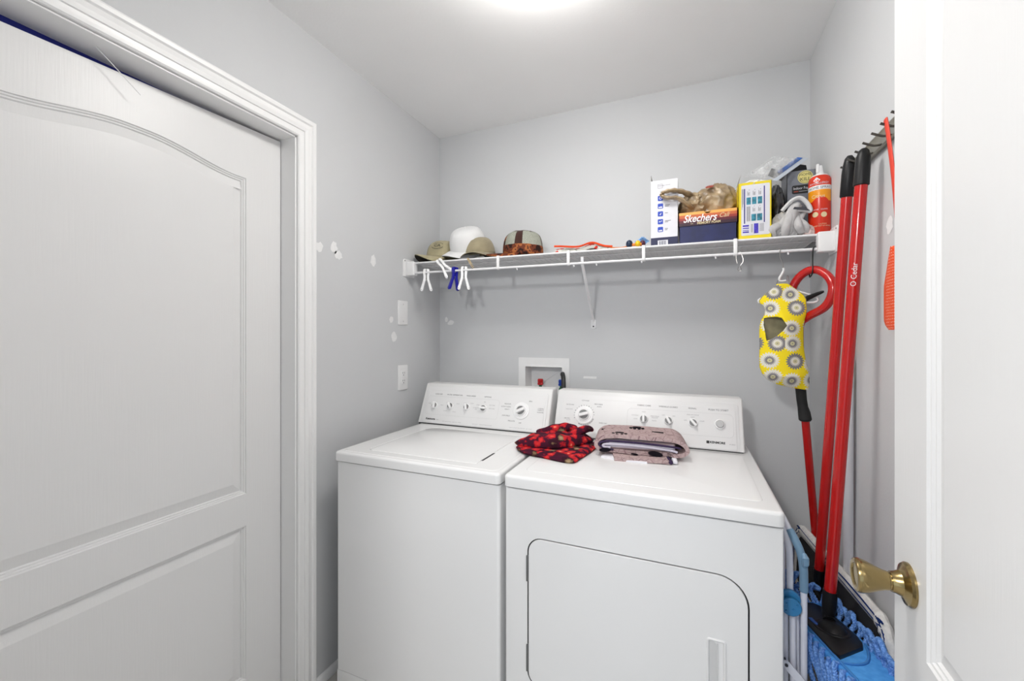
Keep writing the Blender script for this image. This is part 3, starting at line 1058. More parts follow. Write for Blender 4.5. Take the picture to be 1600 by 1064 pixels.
def cap(name, label, loc, yaw, tilt=(0, 0), crown=(.088, .098, .108), brim=(.068, .030), mats=None, panel_mi=None, pw=.55, group='baseball caps on the wire shelf', squash=0.0, logo=None, rest=None):
    """cap facing local +x; tilt = (pitch, roll) in degrees applied to the pieces"""
    t = thing(name, label, 'cap', loc, yaw, group)
    mt_ = M.Rotation(R(tilt[1]), 4, 'X') @ M.Rotation(R(tilt[0]), 4, 'Y')
    cy, cx, hz = crown[0], crown[1], crown[2]
    mats = mats or [KHAKI, KHAKI, UNDER]
    def surf(az, el):
        w = cos(el) ** pw if el < pi / 2 - 1e-4 else 0.0
        h = sin(el) ** .95
        front = 1 + .05 * max(0, cos(az)) * sin(2 * el)
        ripple = 1 - squash * (.5 + .5 * noise.noise(V((cos(az) * 2, sin(az) * 2, el * 2))))
        return V((cx * w * cos(az) * front, cy * w * sin(az), hz * h * ripple + .002))
    bm = B()
    NA, NE = 48, 16
    grid = []
    for j in range(NE):
        el = (pi / 2) * (j / NE) ** 1.0
        row = []
        for i in range(NA):
            az = 2 * pi * i / NA
            p = surf(az, el)
            # stitched seams between the six panels
            if i % 8 == 0 and j < NE - 1:
                p *= .988
            row.append(bm.verts.new(p))
        grid.append(row)
    top = bm.verts.new(surf(0, pi / 2))
    for j in range(NE - 1):
        for i in range(NA):
            f = bm.faces.new((grid[j][i], grid[j][(i + 1) % NA], grid[j + 1][(i + 1) % NA], grid[j + 1][i]))
            if panel_mi:
                f.material_index = panel_mi(i, j, NA, NE)
    for i in range(NA):
        f = bm.faces.new((grid[-1][i], grid[-1][(i + 1) % NA], top))
        if panel_mi:
            f.material_index = panel_mi(i, NE - 1, NA, NE)
    bmesh.ops.transform(bm, matrix=mt_, verts=bm.verts)
    c = obj('crown', bm, mats, t, world=False, ang=60)
    so = c.modifiers.new('thickness', 'SOLIDIFY'); so.thickness = .0025; so.offset = -1
    bm = B()
    lathe(bm, [(.007, 0), (.0065, .003), (.003, .005), (0, .0052)], 12, mt_ @ M.Translation(surf(0, pi / 2) - V((0, 0, .0015))))
    obj('top_button', bm, [mats[-2] if len(mats) > 2 else mats[0]], t, world=False)
    bm = B()
    L, drop = brim
    NS, NT = 26, 8
    up, lo = [], []
    for i in range(NS + 1):
        s = -1 + 2 * i / NS
        az = s * R(78)
        b0 = V((cx * cos(az), cy * sin(az), .006))
        ln = L * (1 - abs(s) ** 2.6) ** .6
        ru, rl = [], []
        for k in range(NT + 1):
            q = k / NT
            p = b0 + V((ln * q, .10 * ln * q * s, 0))
            yy = p.y / cy
            p.z = .010 - drop * (yy * yy) * (.25 + .75 * q) - .010 * q * q + drop * .35 * q
            ru.append(bm.verts.new(p + V((0, 0, .0016))))
            rl.append(bm.verts.new(p - V((0, 0, .0016))))
        up.append(ru); lo.append(rl)
    for i in range(NS):
        for k in range(NT):
            f = bm.faces.new((up[i][k], up[i][k + 1], up[i + 1][k + 1], up[i + 1][k])); f.material_index = 0
            f = bm.faces.new((lo[i][k], lo[i + 1][k], lo[i + 1][k + 1], lo[i][k + 1])); f.material_index = 1
        bm.faces.new((up[i][NT], lo[i][NT], lo[i + 1][NT], up[i + 1][NT]))
        bm.faces.new((up[i][0], up[i + 1][0], lo[i + 1][0], lo[i][0]))
    for i in (0, NS):
        for k in range(NT):
            bm.faces.new((up[i][k], up[i][k + 1], lo[i][k + 1], lo[i][k]))
    bmesh.ops.transform(bm, matrix=mt_, verts=bm.verts)
    obj('brim', bm, [mats[0], mats[-1]], t, world=False, ang=40)
    if logo:
        bm = B()
        text(bm, logo, .026, M.Identity(4), 0, sx=1.0)
        for q in range(2):
            a0, a1 = (25, 155) if q == 0 else (205, 335)
            pts = [(.032 * cos(R(w_)), .021 * sin(R(w_)), 0) for w_ in range(a0, a1 + 1, 10)]
            for p0, p1 in zip(pts, pts[1:]):
                line(bm, p0[0], p0[1], p1[0], p1[1], .0022, M.Identity(4), 0, 0)
        for v in bm.verts:
            az = v.co.x / cy + R(50)
            el = R(36) + v.co.y / hz
            p = surf(az, el)
            nrm = V((p.x / cx ** 2, p.y / cy ** 2, p.z / hz ** 2)).normalized()
            v.co = p + nrm * .0035
        bmesh.ops.transform(bm, matrix=mt_, verts=bm.verts)
        obj('lettering', bm, INKB, t, world=False, smooth=False, fixn=False)
    if rest is not None:
        lowest = min(v.co.z for ch in t.children for v in ch.data.vertices)
        t.location.z = rest - lowest
    return t

def deck(x):
    return zt(x) + .0066
cap('baseball_cap', 'khaki cap with a black emblem on its front, in the left corner of the shelf', (-1.168, 1.880, 1.70), R(-134), (-2, 0), (.086, .094, .098), (.062, .040), [KHAKI, KHAKI, UNDER], logo='CA', rest=deck(-1.17))
cap('baseball_cap', 'tan cap lying under the white cap', (-.968, 1.880, 1.73), R(-78), (9, 5), (.085, .094, .088), (.066, .034), [TAN, TAN, UNDER], pw=.5, rest=deck(-.97))
cap('baseball_cap', 'white cap stacked on top of the tan cap', (-1.022, 1.874, zt(-1) + .082), R(-103), (25, -10), (.088, .098, .106), (.066, .036), [WCAP, WCAP, mat('cap_lining', (.10, .09, .07), .9)], pw=.45)
def camo_panel(i, j, na, ne):
    az = 360 * i / na
    if j < 4 or az < 24 or az > 336:
        return 0
    if j >= ne - 4 or 64 < az < 84 or 150 < az < 165:
        return 2
    return 1
cap('trucker_cap', 'brown camouflage cap with grey mesh panels, right of the white cap', (-.728, 1.880, zt(-.7) + .014), R(197), (-2, 0), (.088, .098, .124), (.098, .022), [CAMO, CMESH, DKBROWN, UNDER], camo_panel, pw=.36, squash=.06, rest=deck(-.72))

# ------------------------------------------------------------------ cartons and bags on the right half of the shelf
def paper(name, col, rough=.45, var=.03):
    return mat(name, col, rough, spec=.4, var=(30, var))
PWHITE = paper('carton_white', (.68, .68, .72))
PNAVY = paper('carton_navy', (.008, .010, .055))
PBLUE = paper('print_blue', (.01, .05, .42))
PGREY = mat('carton_inside', (.30, .29, .27), .8, var=(40, .1))
PYELLOW = paper('carton_yellow', (.78, .62, .02))
PTEAL = mat('print_teal', (.03, .20, .28), .5, var=(90, .6))
PPURPLE = mat('print_violet', (.05, .03, .40), .5, var=(120, .4))
PCREAM = paper('print_cream', (.70, .58, .34))

def flat_line(bm, x0, x1, y0, y1, m_, mi, z=.0006):
    rect(bm, x0, x1, y0, y1, m_, mi, z)

# white carton with a column of blue icons
zb = zt(-.08) + .005
wb = thing('white_carton', 'tall white carton with blue icons and a navy base, left of the shoe box', 'box', (-.081, 1.81, zb))
fy = 1.758
bm = B()
box(bm, -.131, -.031, fy, fy + .115, zb, zb + .262)
for f in bm.faces:
    pass
sidew = .262
obj('carton', bm, PWHITE, wb, smooth=False)
bm = B()
m_ = frame((-.131, fy, zb), (1, 0, 0), (0, 0, 1))
rect(bm, 0, .100, 0, .034, m_, 1, .0005)
rect(bm, .026, .064, .001, .023, m_, 0, .0009)
for k in range(9):
    x = .032 + k * .003
    rect(bm, x, x + (.0012 if k % 3 else .002), .004, .020, m_, 1, .0012)
for k, zz in enumerate((.190, .159, .128, .097, .066)):
    poly_face(bm, rrect(.026, .046, zz - .010, zz + .010, .003, 3), m_, 2, .0006)
    if k == 0:
        outline(bm, [(.036 + .005 * cos(R(w_)), zz + .005 * sin(R(w_))) for w_ in range(0, 360, 30)], .0016, m_, 0, .001)
    elif k in (1, 4):
        poly_face(bm, [(.029, zz - .0075), (.043, zz - .0075), (.043, zz - .003), (.038, zz - .001), (.034, zz - .003), (.029, zz - .002)], m_, 0, .001)
    elif k == 2:
        poly_face(bm, [(.032, zz - .004), (.037, zz - .005), (.041, zz + .005), (.036, zz + .001)], m_, 0, .001)
    else:
        rect(bm, .031, .037, zz - .002, zz + .002, m_, 0, .001); rect(bm, .039, .042, zz, zz + .004, m_, 0, .001)
    if k:
        rect(bm, .053, .053 + (.016, .018, .011, .022, .011)[k], zz + .001, zz + .003, m_, 3, .0006)
        if k != 2:
            rect(bm, .053, .053 + (.016, .014, .011, .012, .009)[k], zz - .004, zz - .002, m_, 3, .0006)
outline(bm, rrect(.026, .044, .230, .246, .001, 2), .0008, m_, 3, .0006)
text(bm, 'mainstays', .0062, m_ @ M.Translation((.040, .240, .0007)), 3)
rect(bm, .055, .073, .2395, .2412, m_, 4, .0006)
rect(bm, .034, .046, .214, .217, m_, 4, .0006)
obj('printed_front', bm, [PWHITE, PNAVY, PBLUE, INK, INKL], wb, smooth=False, fixn=False)
bm = B()
box(bm, -.1312, -.1296, fy + .004, fy + .111, zb + .262, zb + .286, mtx=None)
obj('lid_flap', bm, PGREY, wb, smooth=False)

# shoe box: striped lid over a navy base
zb = zt(.07) + .005
sb = thing('shoe_box', 'shoe box with striped orange lid and navy base, under the brown plastic bag', 'box', (.074, 1.86, zb))
fy = 1.746
bm = B(); box(bm, -.0235, .1715, fy + .003, 2.022, zb, zb + .086, .001)
obj('base', bm, paper('shoebox_navy', (.010, .014, .075), .45, .2), sb, smooth=False)
def stripes():
    m, nt, b = base_mat('striped_card', .4, .4)
    tc = node(nt, 'ShaderNodeTexCoord')
    sp = node(nt, 'ShaderNodeSeparateXYZ')
    nt.links.new(tc.outputs['Object'], sp.inputs[0])
    f = math_n(nt, 'DIVIDE', math_n(nt, 'SUBTRACT', sp.outputs['Z'], .068), .052)
    c = ramp(nt, f, [(0, (.035, .010, .022)), (.22, (.10, .014, .024)), (.40, (.30, .035, .028)), (.58, (.52, .12, .04)), (.80, (.80, .40, .10))])
    nt.links.new(c, b.inputs['Base Color'])
    return m
bm = B()
m_ = frame((-.0285, fy, zb + .068), (1, 0, 0), (0, 0, 1))
lidpoly = [(0, 0), (.205, 0), (.205, .052)] + [(.1030 + .012 * cos(R(w_)), .052 - .010 * sin(R(w_))) for w_ in range(0, 181, 20)] + [(0, .052)]
prism(bm, lidpoly, -.003, 0, m_)
for x0, x1, y0, y1 in ((-.0285, -.0255, fy, 2.026), (.1735, .1765, fy, 2.026), (-.0285, .1765, 2.023, 2.026)):
    box(bm, x0, x1, y0, y1, zb + .068, zb + .120)
box(bm, -.0255, .1735, fy + .003, 2.023, zb + .1165, zb + .1185)
lo_ = obj('lid', bm, stripes(), sb, smooth=False)
bm = B()
text(bm, 'Skechers', .040, m_ @ M.Translation((.075, .026, .0007)), 0, shear=.35, sx=.80, bold=.0006)
text(bm, 'Cali', .024, m_ @ M.Translation((.158, .030, .0007)), 1, shear=.4, sx=.9)
text(bm, 'MEMORY FOAM', .0120, m_ @ M.Translation((.107, .0070, .0007)), 1, sx=.95, bold=.0003)
text(bm, 'with', .006, m_ @ M.Translation((.048, .0075, .0007)), 1)
obj('lettering', bm, [paper('print_white', (.85, .85, .85)), PCREAM], lo_, smooth=False, fixn=False)

# brown plastic shopping bag on the shoe box
def filmmat():
    m, nt, b = base_mat('brown_film', .30, .6)
    b.inputs['Base Color'].default_value = (.34, .25, .14, 1)
    tc = node(nt, 'ShaderNodeTexCoord')
    n = node(nt, 'ShaderNodeTexNoise'); n.inputs['Scale'].default_value = 30; n.inputs['Detail'].default_value = 4
    nt.links.new(tc.outputs['Object'], n.inputs['Vector'])
    c = ramp(nt, n.outputs['Fac'], [(.3, (.20, .14, .08)), (.6, (.40, .30, .18)), (.75, (.55, .45, .32))], 'LINEAR')
    nt.links.new(c, b.inputs['Base Color'])
    bp_ = node(nt, 'ShaderNodeBump'); bp_.inputs['Strength'].default_value = .5; bp_.inputs['Distance'].default_value = .004
    nt.links.new(n.outputs['Fac'], bp_.inputs['Height'])
    nt.links.new(bp_.outputs['Normal'], b.inputs['Normal'])
    return m
FILM = filmmat()
zs = zb + .121
pb_ = thing('plastic_bag', 'crumpled brown plastic bag lying on the striped shoe box', 'bag', (.08, 1.86, zs))
bm = B()
blob(bm, (.105, 1.845, zs + .044), (.080, .075, .072), 5, .32, 1.7, True, 3, flat=zs + .002)
blob(bm, (.030, 1.835, zs + .036), (.055, .060, .056), 4, .34, 2.0, True, 5, flat=zs + .002)
blob(bm, (.146, 1.860, zs + .042), (.034, .060, .060), 4, .30, 2.0, True, 8, flat=zs + .002)
obj('bag_body', bm, FILM, pb_, ang=50)
bm = B()
hp = spline([(.030, 1.815, zs + .072), (-.005, 1.765, zs + .084), (-.045, 1.742, zs + .090), (-.080, 1.736, zs + .086), (-.090, 1.735, zs + .074), (-.068, 1.735, zs + .062), (-.030, 1.742, zs + .058), (.005, 1.765, zs + .036), (.020, 1.80, zs + .026)], 6)
tube(bm, hp, [.016 - .004 * sin(pi * i / (len(hp) - 1)) + .002 * sin(i * 1.7) for i in range(len(hp))], 10, flat=.55, up=(0, 0, 1))
obj('handle_loop', bm, FILM, pb_)
bm = B()
text(bm, '@', .03, frame((.083, 1.768, zs + .097), (1, .15, .15), (0, .75, .6)), 0)
rp = blot(0, 0, .020, .011, 31)
poly_face(bm, rp, frame((.083, 1.7695, zs + .096), (1, .15, .15), (0, .75, .6)), 1)
obj('red_print', bm, [mat('print_red', (.42, .05, .02), .5), mat('print_brick', (.40, .08, .04), .5)], pb_, smooth=False, fixn=False)

# yellow carton, open on top
zb = zt(.23) + .005
yb = thing('yellow_carton', 'yellow and white carton with rows of small blue pictures, right of the shoe box', 'box', (.231, 1.80, zb))
fy = 1.746
bm = B()
w_, d_, h_ = .106, .120, .208
x0 = .178
for a_, b_, c_, e_ in ((x0, x0 + w_, fy, fy + .0015), (x0, x0 + w_, fy + d_ - .0015, fy + d_), (x0, x0 + .0015, fy, fy + d_), (x0 + w_ - .0015, x0 + w_, fy, fy + d_)):
    box(bm, a_, b_, c_, e_, zb, zb + h_)
box(bm, x0, x0 + w_, fy, fy + d_, zb, zb + .002)
obj('carton', bm, PYELLOW, yb, smooth=False)
bm = B()
m_ = frame((x0, fy, zb), (1, 0, 0), (0, 0, 1))
poly_face(bm, rrect(.009, .100, .014, .199, .004, 3), m_, 0, .0005)
rect(bm, .018, .0215, .058, .186, m_, 1, .0009)
rect(bm, .081, .0845, .058, .190, m_, 1, .0009)
for q, (a_, b_) in enumerate(((.026, .040), (.044, .058), (.062, .076))):
    rect(bm, a_, b_, .127, .153, m_, 2, .0009)
    for k in range(3):
        rect(bm, a_ + .003 + k * .003, a_ + .0042 + k * .003, .160, .176 - (k * 5 % 7) * .001, m_, 3, .0009)
    rect(bm, a_ + .008, a_ + .010, .179, .181, m_, 1, .0009)
for q, (a_, b_) in enumerate(((.042, .057), (.060, .076))):
    rect(bm, a_, b_, .066, .091, m_, 2, .0009)
    for k in range(3):
        rect(bm, a_ + .004 + k * .003, a_ + .0052 + k * .003, .100, .116 - (k * 5 % 7) * .001, m_, 3, .0009)
    rect(bm, a_ + .008, a_ + .010, .119, .121, m_, 1, .0009)
for k in range(4):
    rect(bm, .027 + k * .0032, .0284 + k * .0032, .066, .120, m_, 3, .0009)
rect(bm, .050, .064, .020, .056, m_, 4, .0009)
for k in range(4):
    rect(bm, .014, .034, .024 + k * .0075, .024 + k * .0075 + (.005, .0025, .0035, .006)[k], m_, 4, .0009)
for k in range(4):
    rect(bm, .069 + k * .0035, .0702 + k * .0035, .026, .055, m_, 3, .0009)
for k in range(2):
    rect(bm, .041 + k * .0035, .0422 + k * .0035, .024, .055, m_, 3, .0009)
for k in range(3):
    rect(bm, .0110 + k * .0022, .0120 + k * .0022, .110 + k * .01, .186, m_, 3, .0009)
obj('printed_front', bm, [PWHITE, mat('print_navy', (.015, .012, .16), .5), PTEAL, INK, PPURPLE], yb, smooth=False, fixn=False)
bm = B()
prism(bm, [(0, 0), (.10, 0), (.085, .038), (.02, .040)], 0, .0015, frame((x0, fy + .004, zb + h_), (0, 1, .05), (.25, 0, 1)))
obj('open_flap', bm, PGREY, yb, smooth=False)
bm = B()
blob(bm, (x0 + .052, fy + .060, zb + h_ - .004), (.050, .055, .022), 4, .35, 2.2, True, 12)
obj('tissue', bm, mat('tissue_white', (.80, .80, .76), .8, bump=(80, .4)), yb, ang=50)

# clear zipper bag leaning over the cartons
def clearfilm():
    m = bpy.data.materials.new('clear_film')
    m.use_nodes = True
    nt = m.node_tree
    b = nt.nodes['Principled BSDF']
    b.inputs['Base Color'].default_value = (.85, .86, .86, 1)
    b.inputs['Roughness'].default_value = .12
    tr = node(nt, 'ShaderNodeBsdfTransparent')
    tr.inputs['Color'].default_value = (.96, .96, .96, 1)
    tc = node(nt, 'ShaderNodeTexCoord')
    n = node(nt, 'ShaderNodeTexNoise'); n.inputs['Scale'].default_value = 32; n.inputs['Detail'].default_value = 5
    nt.links.new(tc.outputs['Object'], n.inputs['Vector'])
    f = ramp(nt, n.outputs['Fac'], [(.40, (.10, .10, .10)), (.60, (.34, .34, .34)), (.72, (.70, .70, .70))], 'LINEAR')
    mx = node(nt, 'ShaderNodeMixShader')
    nt.links.new(f, mx.inputs['Fac'])
    nt.links.new(tr.outputs[0], mx.inputs[1])
    nt.links.new(b.outputs[0], mx.inputs[2])
    bp_ = node(nt, 'ShaderNodeBump'); bp_.inputs['Strength'].default_value = .6; bp_.inputs['Distance'].default_value = .004
    nt.links.new(n.outputs['Fac'], bp_.inputs['Height'])
    nt.links.new(bp_.outputs['Normal'], b.inputs['Normal'])
    nt.links.new(mx.outputs[0], nt.nodes['Material Output'].inputs['Surface'])
    return m
CLEAR = clearfilm()
zbag = thing('zipper_bag', 'clear plastic zipper bag with a blue seal, on top of the yellow carton', 'bag', (.30, 1.84, 1.92))
# sheet frame: origin at lower left, ex towards the zip
ze = V((.104, .06, .085)); zf = V((-.098, -.012, .022))
bm = B()
def pillow(bm, o_, ex, ey, bulge, nu=18, nv=14, seed=0, mi=0):
    ez = ex.cross(ey).normalized()
    for s in (1, -1):
        g = []
        for j in range(nv + 1):
            row = []
            for i in range(nu + 1):
                u, v = i / nu, j / nv
                h = bulge * (sin(pi * u) ** .6) * (sin(pi * v) ** .6) if 0 < i < nu and 0 < j < nv else 0
                h *= 1 + .6 * noise.noise(V((u * 5 + seed, v * 5, s)))
                row.append(bm.verts.new(o_ + ex * u + ey * v + ez * h * s))
            g.append(row)
        for j in range(nv):
            for i in range(nu):
                q = (g[j][i], g[j][i + 1], g[j + 1][i + 1], g[j + 1][i])
                bm.faces.new(q if s > 0 else tuple(reversed(q))).material_index = mi
    bmesh.ops.remove_doubles(bm, verts=bm.verts, dist=1e-6)
zo = V((.2965, 1.800, 1.915))
pillow(bm, zo, ze, zf, .022, seed=4)
obj('clear_pouch', bm, CLEAR, zbag, ang=60)
bm = B()
mz = frame(zo, tuple(ze), tuple(zf))
L_ = ze.length
bm = B()
box(bm, .050, L_ + .004, .002, .020, -.0035, .0035, .001, mtx=mz)
obj('blue_seal', bm, mat('seal_blue', (.02, .10, .36), .35, var=(40, .3)), zbag)
bm = B()
box(bm, -.004, L_ + .008, -.016, .002, -.0008, .0008, mtx=mz)
obj('white_edge', bm, mat('film_edge', (.50, .54, .60), .3), zbag)

# dark plastic bag behind the yellow carton
db = thing('dark_plastic_bag', 'dark glossy plastic bag standing between the yellow carton and the grey carton', 'bag', (.318, 1.87, zt(.32) + .005))
bm = B()
z0 = zt(.32) + .005
blob(bm, (.318, 1.885, z0 + .105), (.030, .080, .115), 5, .22, 2.2, True, 17, flat=z0)
obj('bag_body', bm, mat('dark_film', (.045, .045, .05), .25, var=(30, .5), bump=(40, .4)), db, ang=50)

# grey carton with open black flaps
zb = zt(.39) + .005
fg = thing('grey_carton', 'grey carton with a round yellow emblem and open dark flaps, behind the red spray can', 'box', (.39, 1.88, zb))
fy = 1.850
x0, w_, d_, h_ = .350, .090, .10, .264
bm = B()
for a_, b_, c_, e_ in ((x0, x0 + w_, fy, fy + .0015), (x0, x0 + w_, fy + d_ - .0015, fy + d_), (x0, x0 + .0015, fy, fy + d_), (x0 + w_ - .0015, x0 + w_, fy, fy + d_)):
    box(bm, a_, b_, c_, e_, zb, zb + h_)
box(bm, x0, x0 + w_, fy, fy + d_, zb, zb + .002)
GCART = mat('carton_grey', (.17, .18, .21), .45, var=(30, .1))
obj('carton', bm, GCART, fg, smooth=False)
bm = B()
m_ = frame((x0, fy, zb), (1, 0, 0), (0, 0, 1))
ec = (.058, h_ - .026)
poly_face(bm, [(ec[0] + .024 * cos(R(a)), ec[1] + .024 * sin(R(a))) for a in range(0, 360, 12)], m_, 0, .0005)
outline(bm, [(ec[0] + .021 * cos(R(a)), ec[1] + .021 * sin(R(a))) for a in range(0, 360, 12)], .0012, m_, 1, .0008)
text(bm, 'HOME', .013, m_ @ M.Translation((ec[0], ec[1] + .009, .0009)), 1)
text(bm, 'KILL', .018, m_ @ M.Translation((ec[0], ec[1] - .008, .0009)), 1)
poly_face(bm, rrect(.016, .089, h_ - .086, h_ - .054, .006, 4), m_, 1, .0005)
text(bm, 'Indoor Fogger', .0135, m_ @ M.Translation((.020, h_ - .066, .0009)), 2, 'LEFT', sx=.8)
rect(bm, .022, .036, h_ - .079, h_ - .076, m_, 3, .0009)
rect(bm, .038, .072, h_ - .0785, h_ - .0765, m_, 4, .0009)
for k in range(4):
    rect(bm, .014, .060 - .007 * (k % 2), h_ - .100 - .011 * k, h_ - .0985 - .011 * k, m_, 4, .0006)
obj('printed_front', bm, [mat('emblem_yellow', (.70, .62, .22), .5), INKB, PWHITE, MATS['print_red'], INKL], fg, smooth=False, fixn=False)
bm = B()
mL = frame((x0, fy + .004, zb + h_), (0, 1, 0), (-.80, 0, .45))
prism(bm, [(0, 0), (.092, 0), (.085, .055), (.008, .055)], -.0008, .0008, mL)
obj('side_flap', bm, mat('flap_grey', (.12, .12, .12), .5, var=(30, .15)), fg, smooth=False)
bm = B()
mF = frame((x0 + .002, fy + d_ - .002, zb + h_), (1, 0, 0), (0, .25, .9))
prism(bm, [(0, 0), (.088, 0), (.084, .058), (.030, .078)], -.0008, .0008, mF)
obj('rear_flap', bm, BLACKP, fg, smooth=False)

# spray can
zb = zt(.435) + .005
cx_, cy_, rc = .4305, 1.785, .0325
scn = thing('spray_can', 'red and orange spray can with a white nozzle, at the right end of the shelf', 'spray can', (cx_, cy_, zb))
def canmat():
    m, nt, b = base_mat('can_print', .25, .5)
    tc = node(nt, 'ShaderNodeTexCoord')
    sp = node(nt, 'ShaderNodeSeparateXYZ')
    nt.links.new(tc.outputs['Object'], sp.inputs[0])
    f = math_n(nt, 'DIVIDE', sp.outputs['Z'], .20)
    c = ramp(nt, f, [(0, (.62, .035, .008)), (.54, (.80, .30, .01)), (.725, (.80, .80, .80)), (.795, (.62, .035, .01))])
    # the oval of the red field rises into the orange band
    dx = math_n(nt, 'DIVIDE', math_n(nt, 'ADD', sp.outputs['X'], .004), .036)
    dz = math_n(nt, 'DIVIDE', math_n(nt, 'SUBTRACT', sp.outputs['Z'], .055), .068)
    rr = math_n(nt, 'ADD', math_n(nt, 'MULTIPLY', dx, dx), math_n(nt, 'MULTIPLY', dz, dz))
    inside = math_n(nt, 'LESS_THAN', rr, 1.0)
    c2 = mixc(nt, inside, c, (.60, .028, .008))
    # back label: white column then navy
    ang = math_n(nt, 'ARCTAN2', sp.outputs['Y'], sp.outputs['X'])
    white = math_n(nt, 'GREATER_THAN', ang, -.62)
    navy = math_n(nt, 'GREATER_THAN', ang, -.36)
    low = math_n(nt, 'LESS_THAN', sp.outputs['Z'], .150)
    c3 = mixc(nt, math_n(nt, 'MULTIPLY', white, low), c2, (.42, .44, .50))
    c4 = mixc(nt, navy, c3, (.010, .016, .07))
    nt.links.new(c4, b.inputs['Base Color'])
    return m
bm = B()
lathe(bm, [(0, 0), (.030, 0), (rc, .003), (rc, .174), (.0318, .182), (.0285, .190), (.0240, .194)], 40)
lathe(bm, [(.0242, .194), (.0235, .197), (.018, .200), (.012, .202), (0, .203)], 40, mi=1)
can_bm = bm
bm = B()
lathe(bm, [(0, .202), (.0110, .202), (.0110, .208), (.0095, .210), (.0090, .224), (.0080, .230), (0, .231)], 24)
box(bm, -.0120, -.004, -.0125, -.002, .206, .234, .002)
obj('nozzle', bm, WHITE, scn, world=False)
scn.scale = (1.05, 1.05, 1.085)
scn.location.x += .006
bm = can_bm
def on_can(vs):
    for v in vs:
        q = v.co.x / rc - pi / 2
        v.co = V(((rc + .0006) * cos(q), (rc + .0006) * sin(q), v.co.y))
on_can(text(bm, 'ANTI ALLERGY', .0085, M.Translation((-.010, .166, 0)), 2))
on_can(text(bm, 'HOME SPRAY', .0115, M.Translation((-.008, .1515, 0)), 3))
on_can(text(bm, 'Citrus', .015, M.Translation((-.012, .124, 0)), 4))
on_can(text(bm, '24 HR   CLEAN', .0062, M.Translation((-.006, .081, 0)), 2))
on_can(text(bm, 'KEEP OUT OF REACH', .0050, M.Translation((.0, .028, 0)), 4))
on_can(text(bm, 'CAUTION', .0050, M.Translation((.0, .034, 0)), 4))
for x_, y_, r_ in ((-.020, .066, .0085), (.004, .064, .0085), (-.016, .184, .009)):
    pl = [(x_ + r_ * cos(R(q)), y_ + r_ * sin(R(q))) for q in range(0, 360, 20)]
    if r_ == .009:
        pl = [(x_ - .010, .176), (x_, .167), (x_ + .010, .176), (x_, .186)]
    vs = [bm.verts.new((p[0], p[1], 0)) for p in pl]
    bm.faces.new(vs).material_index = 4 if r_ < .009 else 2
    on_can(vs)
obj('can_body', bm, [canmat(), mat('can_shoulder', (.80, .78, .76), .3), PWHITE, INK, PCREAM], scn, world=False, ang=40, fixn=False)

# crumpled knitted cloth
zb = zt(.345) + .005
kc = thing('knit_gloves', 'crumpled pale grey knit gloves lying in front of the grey carton', 'gloves', (.345, 1.775, zb))
KNIT = mat('grey_knit', (.52, .51, .51), .95, spec=.1, bump=(420, .5), var=(60, .06), sheen=.3)
bm = B()
blob(bm, (.335, 1.785, zb + .040), (.048, .032, .050), 5, .42, 1.9, True, 23, flat=zb)
for k in range(7):
    a_ = k / 6
    p0 = V((.292 + .100 * a_, 1.764 + .012 * sin(k * 2.1), zb + .008 + .004 * (k % 2)))
    p3 = V((.345 + .040 * a_, 1.772 + .010 * cos(k * 1.3), zb + .085 + .034 * sin(pi * a_)))
    p1 = p0 + V((-.006 + .008 * sin(k), -.016, .024)); p2 = p3 + V((-.016, -.014, -.030))
    pts = spline([p0, p1, p2, p3], 6)
    tube(bm, pts, [.0115 + .003 * sin(pi * i / (len(pts) - 1)) for i in range(len(pts))], 10, flat=.7)
obj('gloves_body', bm, KNIT, kc, ang=60)
bm = B()
cf = spline([(.318, 1.760, zb + .096), (.345, 1.752, zb + .126), (.372, 1.752, zb + .134), (.396, 1.756, zb + .108), (.402, 1.758, zb + .086), (.380, 1.756, zb + .092), (.350, 1.754, zb + .094)], 6)
tube(bm, cf, .0085, 10, flat=.8, up=(0, 0, 1))
obj('cuff', bm, mat('cuff_white', (.66, .66, .66), .95, spec=.1, bump=(420, .5)), kc)
bm = B()
poly_face(bm, [(0, 0), (.034, -.006), (.048, -.020), (.018, -.012), (-.004, -.008)], frame((.352, 1.7425, zb + .102), (1, 0, 0), (0, .1, 1)))
obj('dark_patch', bm, mat('patch_grey', (.05, .05, .06), .9), kc, smooth=False)
bm = B()
blob(bm, (.398, 1.762, zb + .016), (.018, .012, .020), 3, .4, 2, True, 29, flat=zb)
obj('floral_scrap', bm, mat('floral_cloth', (.62, .48, .45), .9, var=(120, .35)), kc, ang=60)

# quilted pot holder and toy at the middle of the shelf
def quiltmat():
    m, nt, b = base_mat('quilted_print', .9, .2)
    tc = node(nt, 'ShaderNodeTexCoord')
    vo = node(nt, 'ShaderNodeTexVoronoi'); vo.inputs['Scale'].default_value = 46
    nt.links.new(tc.outputs['Object'], vo.inputs['Vector'])
    sp = node(nt, 'ShaderNodeSeparateColor'); nt.links.new(vo.outputs['Color'], sp.inputs[0])
    c1 = ramp(nt, sp.outputs[0], [(0, (.46, .46, .42)), (.45, (.56, .56, .52)), (.70, (.46, .03, .02)), (.88, (.25, .26, .20))])
    nt.links.new(c1, b.inputs['Base Color'])
    return m
QUILT = quiltmat()
REDTRIM = mat('red_binding', (.62, .06, .015), .8, spec=.2, bump=(200, .3))
zb = zt(-.40) + .005
ph = thing('oven_mitt', 'quilted oven mitt with orange red binding, lying at the middle of the shelf', 'oven mitt', (-.41, 1.82, zb))
bm = B()
NU, NV = 34, 16
gt, gb = [], []
def mitt_z(u):
    return .010 + .030 * math.exp(-((u - .66) / .16) ** 2) + .014 * math.exp(-((u - .0) / .35) ** 2)
